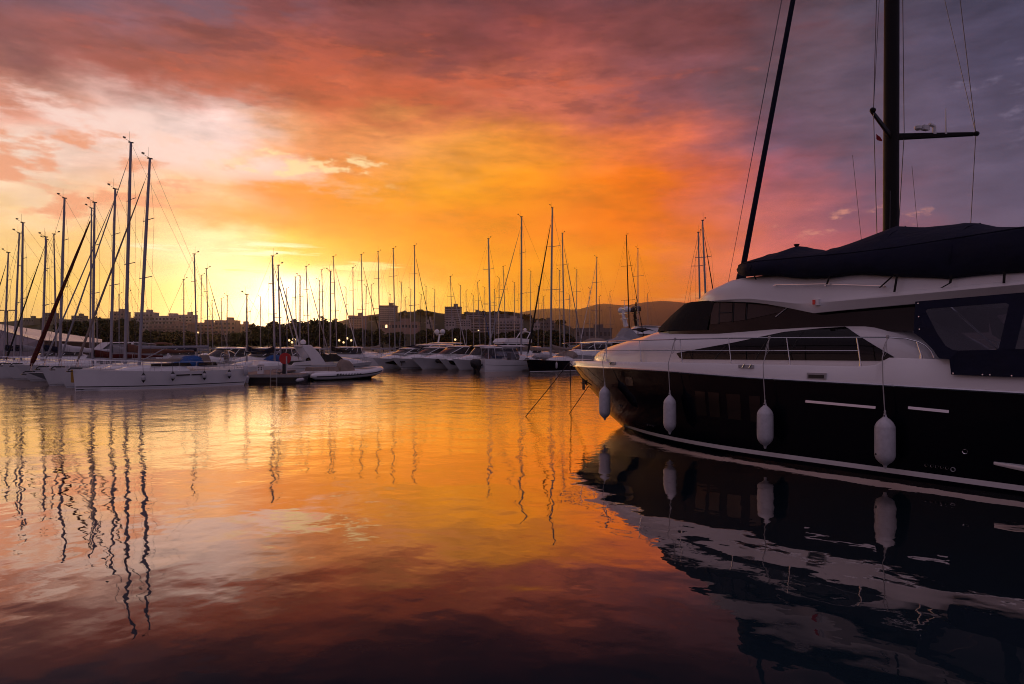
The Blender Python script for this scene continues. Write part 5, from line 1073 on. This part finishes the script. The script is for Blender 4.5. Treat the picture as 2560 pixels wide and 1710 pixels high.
for z in (-.1, .17, .44): b = MB(); b.tube([(-.22, -.05, z), (.22, -.05, z)], .018, 5); b.build('rung', alu_white, ld)
pd = thing('power_pedestal', 'white service pedestal with dark sockets standing on the pontoon', 'pedestal', (-18.8, 51.1, .63), R(3))
b = MB(); b.box((0, 0, .33), (.42, .34, .66), taper=.96); b.build('body', gelcoat, pd); b = MB(); b.lathe((0, 0, .65), [(.27, 0), (.27, .05), (.16, .12), (.02, .14)], 8); b.build('cap', gelcoat_old, pd)
for x, z in ((-.1, .48), (-.1, .30), (.1, .46), (.1, .32)): b = MB(); b.lathe((x, -.165, z), [(.01, -.02), (.05, -.018), (.05, .0)], 8, 'y'); b.build('socket', black_rubber, pd)
rd = thing('disc_sign', 'round red disc sign with a pale post in front of it, on the pontoon end', 'sign', (-16.85, 50.9, .63), R(4))
b = MB(); b.lathe((-.06, .02, 1.15), [(.02, -.02), (.43, -.02), (.43, .02), (.02, .02)], 32, 'y'); b.build('red_disc', red_paint, rd); b = MB(); b.box((.06, -.06, .66), (.09, .06, 1.32)); b.build('post', alu_white, rd)
bo = MB(); bo.box((-17.05, 51.25, 1.15), (.28, .28, 1.04)); bo.box((-17.05, 51.25, 1.68), (.32, .32, .05)); o = bo.build('bollard', steel_dark); tag(o, 'black square bollard right behind the red disc sign', 'bollard')
for x, y, lab, rr_ in ((-15.4, 49.6, 'white fender floating at the right tip of the pontoon', R(80)), (-19.3, 49.75, 'pale fender hanging low under the left part of the pontoon', R(12))):
    f = thing('fender', lab, 'fender', (x, y, .25)); b = MB(); b.lathe((0, 0, -.3), [(.03, 0), (.13, .10), (.13, .5), (.03, .6)], 10); o = b.build('body', vinyl, f, True); o.rotation_euler = (0, rr_, R(15)); b = MB(); b.tube([(0, 0, .2), (.1, .4, .4)], .012, 4); b.build('rope', rope, f)
o = MB(); o.loft([[(0, 0, 0), (0, .02, -.78)], [(.12, .03, 0), (.13, .0, -.80)], [(.26, 0, .0), (.27, .03, -.76)]]); o = o.build('yellow_cloth', yellow_cloth, None, solid=.015); o.location = P(177, 924, 41.5); tag(o, 'yellow cloth hung over the bow beside the broadside sloop', 'cloth')
# tricolour flag on the white cruiser's stern
fg = thing('flag', 'small red and white flag on a staff, between the two tall left masts', 'flag', P(330, 862, 52)); b = MB(); b.tube([(0, 0, -1.2), (.15, 0, .3)], .015, 5); b.build('staff', alu_white, fg)
b = MB(); b.loft([[(.13, 0, .1), (.15, 0, .3)], [(.03, .02, .02), (.02, .03, .20)], [(-.05, .0, -.06), (-.08, .0, .08)]]); b.build('white_half', gelcoat, fg, solid=.006); b = MB(); b.loft([[(.06, 0, -.18), (.13, 0, .09)], [(-.05, .02, -.22), (.03, .02, .01)], [(-.14, 0, -.22), (-.06, 0, -.07)]]); b.build('red_half', fl_m, fg, solid=.006)

# ------------------------------------------------------------------ land behind the basin
def ground_mat():
    m = mat('quay_and_soil', (0.09, 0.085, 0.08), 0.9, vary=0.3, vscale=.05); return m
b = MB(); b.add([(-9000, 160, 1.0), (9000, 160, 1.0), (9000, 8800, 1.0), (-9000, 8800, 1.0)], [(0, 1, 2, 3)]); b.add([(-9000, 160, -2), (9000, 160, -2), (9000, 160, 1), (-9000, 160, 1)], [(0, 1, 2, 3)])
b.build('ground', ground_mat(), kind='structure')
soil = mat('scrub_hill', (0.040, 0.042, 0.024), 0.95, vary=0.5, vscale=.02)
def ridge(name, D, prof, depth, m, rough=6, seed=1, kind='structure'):
    """a hill whose crest line passes through the given pixels at depth D"""
    rnd = random.Random(seed); b = MB(); rr = []; xs = fr(prof[0][0], prof[-1][0], 90)
    n = [sum(math.sin(x * f + p) * a for f, p, a in ((.021, 1, 1), (.053, 2, .6), (.13, .5, .35), (.31, 4, .2))) for x in xs]
    for x, q in zip(xs, n):
        c = P(x, sinterp(prof, x) - q * rough / 6, D); row_ = []
        for u, hf in ((-.55, 0), (-.35, .35), (-.18, .72), (-.06, .95), (0, 1), (.1, .9), (.5, .4), (1.0, 0)):
            row_.append((c.x * (1 + u * depth / D), D + u * depth, 1.0 + (c.z - 1.0) * hf if hf else .5))
        rr.append(row_)
    b.loft(rr); return b.build(name, m, None, True, 80, kind=kind)
ridge('hill', 620, [(700, 862), (800, 822), (860, 800), (990, 781), (1040, 778), (1060, 776), (1110, 783), (1150, 785), (1200, 781), (1260, 779), (1300, 784), (1340, 796), (1385, 806), (1420, 815), (1470, 840), (1520, 862)], 160, soil, 5, 3)
ridge('hill', 760, [(-700, 850), (-300, 815), (0, 806), (60, 800), (120, 797), (220, 797), (330, 795), (460, 806), (600, 822), (720, 850), (760, 862)], 200, soil, 5, 7)
rock = mat('mountain_scrub', (0.05, 0.05, 0.045), 0.95, vary=0.3, vscale=.002)
ridge('mountain', 6000, [(1080, 862), (1180, 815), (1320, 777), (1390, 770), (1440, 774), (1500, 760), (1560, 764), (1600, 757), (1660, 752), (1740, 757), (1860, 745), (2000, 760), (2300, 790), (2700, 830), (2900, 862)], 2000, rock, 4, 9)

# trees: umbrella pines and round crowned trees
leaf = mat('pine_foliage', (0.034, 0.040, 0.016), 0.9, vary=0.4, vscale=.5, spec=.2); bark = mat('pine_bark', (0.07, 0.05, 0.035), 0.9)
def tree(name, label, base, H, rx, ry, h, seed, n=700, size=.5, group='trees behind the basin', trunk=True):
    rnd = random.Random(seed); t = thing(name, label, 'tree', base, 0, group)
    zc = H - h * .62; lobes = [(rnd.uniform(-.62, .62) * rx, rnd.uniform(-.6, .6) * ry, zc + rnd.uniform(-.15, .13) * h, rnd.uniform(.44, .62)) for _ in range(9)]
    b = MB()
    for i in range(n):
        lx, ly, lz, lr = lobes[i % 9]
        u, v, w_ = rnd.gauss(0, 1), rnd.gauss(0, 1), rnd.gauss(0, 1); l_ = math.sqrt(u*u + v*v + w_*w_); q = rnd.random() ** .4
        c = Vector((lx + u / l_ * q * lr * rx, ly + v / l_ * q * lr * ry, max(lz + w_ / l_ * q * lr * h * .78, H - h)))
        s_ = size * rnd.uniform(.6, 1.4); a = Vector((rnd.gauss(0, 1), rnd.gauss(0, 1), rnd.gauss(0, .6))).normalized(); d = a.cross(Vector((rnd.gauss(0, 1), rnd.gauss(0, 1), rnd.gauss(0, 1)))).normalized()
        b.add([c - a * s_, c + d * s_ * .6, c + a * s_, c - d * s_ * .6], [(0, 1, 2, 3)])
    b.build('crown', leaf, t)
    b = MB(); b.tube([(0, 0, -.3), (.1, 0, (H - h) * .5), (.0, .1, H - h * .8)], [.34, .26, .2], 7)
    for lx, ly, lz, lr in lobes[:5]: b.tube([(.02, .05, max(H - h * 1.15, 1)), (lx * .5, ly * .5, H - h * .75), (lx * .9, ly * .9, lz)], [.15, .10, .05], 5)
    b.build('trunk', bark, t, True); return t
def tree_px(label, x0, x1, ytop, ybot, D, seed, **k):
    g = P((x0 + x1) / 2, HOR, D); H = EYE + (HOR - ytop) / FPX * D - 1.0; h = min((ybot - ytop) / FPX * D, H - .6); rx = (x1 - x0) / 2 / FPX * D
    return tree(k.pop('name', 'pine_tree'), label, (g.x, D, 1.0), H, rx, rx * .9, h, seed, **k)
TR = [('umbrella pine with bent dark branches, right of the pink hangar roof', 150, 232, 798, 842, 165, 1), ('tall umbrella pine between the left hand masts', 208, 292, 785, 858, 172, 2), ('umbrella pine ending the left pine group, below the terraces', 280, 352, 793, 860, 168, 3),
 ('dense low tree below the left part of the terraces', 352, 440, 824, 862, 170, 4), ('dense low tree below the middle of the terraces', 425, 500, 828, 862, 175, 5), ('dense low tree below the right part of the terraces', 490, 570, 832, 862, 178, 6), ('small dark tree left of the broad pine clump', 565, 640, 826, 862, 176, 7),
 ('left shoulder pine of the broad pine clump', 622, 690, 804, 862, 178, 8), ('pine below the sun glow in the broad pine clump', 665, 745, 796, 862, 182, 9), ('pine rising to the crest of the broad pine clump', 725, 800, 790, 862, 185, 10), ('crest pine of the broad pine clump, tallest there', 765, 845, 785, 862, 188, 11), ('right shoulder pine of the broad pine clump', 815, 875, 795, 862, 184, 12),
 ('dark tree in front of the low block', 852, 920, 816, 862, 186, 13), ('round tree below the left tower', 905, 960, 820, 862, 190, 14), ('round dark tree between the low block and the left tower foot', 950, 1010, 826, 862, 180, 15), ('dark tree left of the balcony tower foot', 1040, 1115, 822, 862, 190, 16), ('round dark tree right of the balcony tower foot', 1095, 1180, 818, 862, 186, 17), ('low dark tree below the hillside flats', 1165, 1250, 830, 862, 190, 18), ('dark tree behind the beige boom covers', 1240, 1320, 826, 862, 185, 19),
 ('dark tree at the right end of the town hill foot', 1310, 1400, 822, 862, 200, 20), ('dark round tree below the pink mountain', 1390, 1440, 832, 862, 210, 21)]
for lab, x0, x1, y0, y1, D, sd_ in TR: tree_px(lab, x0, x1, y0, y1, D, sd_, n=2600 if x1 - x0 > 60 else 1800, size=.62)
# trees standing on the hill crest
for i, (x0, x1, y0, y1, lab) in enumerate(((922, 945, 790, 806, 'small round tree left of the left tower on the skyline'), (1000, 1018, 776, 792, 'hill crest tree right of the left tower'), (1040, 1062, 773, 790, 'highest crest tree between the towers'), (1063, 1085, 778, 792, 'low crest tree left of the balcony tower'), (1160, 1185, 779, 793, 'crest tree right of the balcony tower'), (1195, 1215, 776, 790, 'crest tree above the hillside flats'), (1228, 1262, 776, 792, 'broad crest tree on the highest town hill'), (1268, 1290, 779, 794, 'crest tree where the town hill begins to fall'), (1300, 1330, 784, 800, 'crest tree midway down the hill to the mountain'), (1335, 1365, 794, 810, 'low crest tree near the foot of the mountain'), (1385, 1412, 797, 815, 'last dark tree on the hill foot by the mountain'), (90, 125, 794, 806, 'small tree on the left ridge near the hangar'))):
    D = 600 if x0 > 300 else 740; g = P((x0 + x1) / 2, y1, D); tree('hill_tree', lab, (g.x, D, g.z), (y1 - y0) / FPX * D, (x1 - x0) / 2 / FPX * D, (x1 - x0) / 2 / FPX * D, (y1 - y0) * .75 / FPX * D, 40 + i, 260, 1.3, 'trees on the skyline')

# ------------------------------------------------------------------ buildings
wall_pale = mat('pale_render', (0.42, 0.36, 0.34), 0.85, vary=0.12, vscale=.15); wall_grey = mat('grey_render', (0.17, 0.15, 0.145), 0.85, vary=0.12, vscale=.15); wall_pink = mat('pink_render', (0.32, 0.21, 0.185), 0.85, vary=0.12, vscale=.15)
tile_roof = mat('terracotta_tiles', (0.24, 0.10, 0.07), 0.8, vary=0.25, vscale=.5); win_dark = mat('building_window', (0.03, 0.03, 0.035), 0.25)
def block(label, x0, x1, ytop, ybot, D, floors, bays, wall, balcony=True, top=None, depth=None, rz=0.0, lit=()):
    c = P((x0 + x1) / 2, ybot, D); t = thing('apartment_block', label, 'building', (c.x, D, c.z - 3), rz, 'apartment blocks on the shore'); w_ = (x1 - x0) / FPX * D; h = (ybot - ytop) / FPX * D + 3; dp = depth or max(10, w_ * .5)
    b = MB(); b.box((0, dp / 2, h / 2), (w_, dp, h)); wl_ = b.build('wall', wall, t)
    fh = (h - 3.6) / floors; nwin = 0
    for f_ in range(floors):
        z = 3 + fh * f_
        if balcony: b = MB(); b.box((0, -.55, z + .1), (w_ * 1.01, 1.1, .22)); b.box((0, -1.08, z + .55), (w_ * 1.01, .08, .75)); b.build('balcony', wall_pale if wall is wall_grey else wall, t)
        for k in range(bays):
            if nwin >= 95: break
            x = -w_ / 2 + w_ * (k + .5) / bays; b = MB(); b.box((x, -.02, z + fh * .52), (w_ / bays * .55, .10, fh * .48)); b.build('window', window_lit if (f_, k) in lit else win_dark, t); nwin += 1
    b = MB(); b.box((0, dp / 2, h + .25), (w_ * 1.03, dp * 1.03, .5)); b.build('roof', top or wall, t)
    b = MB(); b.box((w_ * .15, dp / 2, h + 1.6), (w_ * .25, dp * .4, 2.4)); b.build('roof_cabin', wall, t)
    return t
BL = [
 ('pale stepped apartment block with a square tower, left end of the terraces', 336, 382, 782, 824, 560, 4, 5, wall_pale, True), ('long pale terrace block with chimneys along its roof', 378, 450, 791, 822, 560, 3, 8, wall_pale, True), ('pale block with rounded stair tower, right of the long terrace block', 446, 480, 788, 822, 555, 4, 4, wall_pale, True),
 ('low pink block in front of the terraces', 372, 470, 812, 830, 500, 2, 9, wall_pink, True), ('pink terraced block stepping down to the right', 468, 540, 808, 836, 520, 3, 7, wall_pink, True), ('pink block with a tall square roof box', 536, 588, 802, 836, 520, 3, 5, wall_pink, True), ('last pink block of the terraces, next to the pines', 584, 622, 812, 836, 530, 2, 4, wall_pink, True),
 ('brownish block half hidden by the left fleet masts', 274, 310, 780, 820, 570, 4, 4, wall_pink, False), ('far block at the left behind the hangar ridge', 112, 132, 783, 805, 720, 3, 3, wall_grey, False), ('low villa block on the left ridge', 58, 84, 796, 806, 720, 1, 4, wall_grey, False), ('low grey block on the ridge between left masts', 178, 206, 790, 802, 720, 2, 4, wall_grey, False),
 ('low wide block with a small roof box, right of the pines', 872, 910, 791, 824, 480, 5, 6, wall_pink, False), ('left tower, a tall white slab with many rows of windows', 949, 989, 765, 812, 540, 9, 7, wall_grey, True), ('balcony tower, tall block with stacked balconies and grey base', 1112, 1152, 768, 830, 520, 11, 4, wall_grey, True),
 ('long low pale building between the towers', 945, 1045, 806, 824, 470, 1, 12, wall_pink, False), ('white annexe at the foot of the balcony tower', 1114, 1137, 801, 816, 470, 2, 3, wall_pale, False), ('small pale house on the slope left of the balcony tower', 1066, 1078, 801, 812, 500, 1, 2, wall_pale, False), ('pale flats right of the balcony tower', 1152, 1176, 800, 816, 490, 3, 4, wall_pale, False),
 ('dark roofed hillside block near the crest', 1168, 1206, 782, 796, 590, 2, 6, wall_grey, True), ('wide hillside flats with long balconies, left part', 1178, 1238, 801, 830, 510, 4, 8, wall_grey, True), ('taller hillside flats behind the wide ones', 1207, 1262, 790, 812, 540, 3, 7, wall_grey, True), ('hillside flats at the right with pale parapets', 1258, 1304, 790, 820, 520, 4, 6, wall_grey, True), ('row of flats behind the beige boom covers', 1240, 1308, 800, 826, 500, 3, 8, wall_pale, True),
 ('low pale block at the hill foot under the mountain', 1345, 1386, 803, 822, 520, 2, 6, wall_grey, False), ('white low house left of the hill foot block', 1330, 1350, 810, 822, 515, 1, 3, wall_pale, False), ('long low harbour shed under the pink mountain', 1440, 1530, 822, 846, 420, 1, 8, wall_grey, False)]
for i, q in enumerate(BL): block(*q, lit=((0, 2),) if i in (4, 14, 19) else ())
# hangar with a big pitched roof at the far left
hg = thing('hangar', 'large hangar with a shining pink pitched roof and pale gable at the left', 'hangar', (0, 0, 0))
sheetm = mat('metal_roof_sheet', (0.55, 0.50, 0.50), 0.30, metal=0.35, vary=0.12, vscale=.2, bump=.15, bscale=.8)
def Pz(px, D, z): q = P(px, HOR, D); return (q.x, D, z)
zE, zR = 5.0, 9.2
g0 = [(-80.0, 92, 1), (-66, 104, 1)]
b = MB(); b.add([Pz(-260, 105, zR + .3), Pz(-20, 108, zR - 2.2 + .25), Pz(-20, 108, 4.2)], [(0, 1, 2)])
b = MB(); r0, r1 = Vector((-88, 112, 7.2)), Vector((-58, 150, 5.6)); e0, e1 = Vector((-80, 106, 3.4)), Vector((-49.5, 145, 3.2))
b.add([P(-120, 795, 110), P(0, 811, 128), P(255, 849, 150), P(255, 857, 142), P(95, 851, 122), P(0, 826, 112), P(-120, 805, 98)], [(0, 1, 6), (1, 5, 6), (1, 2, 4), (2, 3, 4), (1, 4, 5)]); b.build('roof', sheetm, hg, False, solid=.15)
b = MB(); b.add([P(-120, 806, 98), P(0, 827, 112), P(95, 852, 122), (P(95, 852, 122).x, 122, .0), (P(-120, 805, 98).x, 98, .0)], [(0, 1, 2, 3, 4)]); b.build('gable_wall', mat('pale_sheet_wall', (.34, .35, .40), .6, vary=.1), hg)
b = MB(); b.add([P(95, 852, 122.2), P(255, 857.5, 142.2), (P(255, 857, 142).x, 142.2, 0), (P(95, 852, 122).x, 122.2, 0)], [(0, 1, 2, 3)]); b.build('side_wall', steel_dark, hg)

# lamps: two tall road lamps at the left, globe lamps on the promenade
for px, lab, dx_ in ((12, 'street lamp at the far left with its head over the picture edge', -.9), (19, 'street lamp beside the far left one, head pointing right', .9)):
    g = P(px, HOR, 105); t = thing('street_lamp', lab, 'street lamp', (g.x, 105, 0.9)); zt = EYE + 86 / FPX * 105 - .9
    b = MB(); b.tube([(0, 0, -1), (0, 0, zt)], [.11, .07], 8); b.tube([(0, 0, zt - .05), (dx_ * .4, 0, zt + .05)], .04, 6); b.build('pole', steel_dark, t); b = MB(); b.box((dx_ * .85, 0, zt + .02), (1.0, .3, .13)); b.build('lamp_head', steel_dark, t)
GL = [(723, 851, 'first of the warm globe lamps, left of the radar arch cruiser'), (733, 847, 'warm globe lamp raised between two others, left cluster'), (741, 849, 'warm globe lamp at the right of the left cluster'), (730, 856, 'lowest warm globe lamp of the left cluster'), (848, 851, 'warm globe lamp left of the right cluster'), (859, 856, 'lowest warm globe lamp of the right cluster'), (868, 846, 'highest warm globe lamp of the right cluster'), (878, 851, 'warm globe lamp right of the right cluster'), (1138, 849, 'single warm globe lamp below the balcony tower')]
for i, (px, py, lab) in enumerate(GL):
    D = 162 + 2 * (i % 3); g = P(px, py, D); t = thing('globe_lamp', lab, 'street lamp', (g.x, D, 1.0), 0, 'globe lamps on the promenade'); b = MB(); b.tube([(0, 0, 0), (0, 0, g.z - 1.2)], .05, 6); b.build('post', steel_dark, t); b = MB(); b.lathe((0, 0, g.z - 1), [(.04, -.26), (.20, -.17), (.27, 0), (.20, .18), (.03, .27)], 12); b.build('globe', lamp_glow, t, True)

# ------------------------------------------------------------------ the evening air
hz = MB(); hz.box((0, 4350, 213), (18400, 9100, 432)); hz = hz.build('haze', [], None); hz['kind'] = 'stuff'
hm_ = bpy.data.materials.new('evening_haze'); hm_.use_nodes = True; nt = hm_.node_tree; nt.nodes.clear()
vo = nt.nodes.new('ShaderNodeVolumePrincipled'); vo.inputs['Color'].default_value = (1.0, 0.97, 0.95, 1); vo.inputs['Density'].default_value = 1.1e-4; vo.inputs['Anisotropy'].default_value = 0.9
oo = nt.nodes.new('ShaderNodeOutputMaterial'); nt.links.new(vo.outputs[0], oo.inputs['Volume']); hz.data.materials.append(hm_)
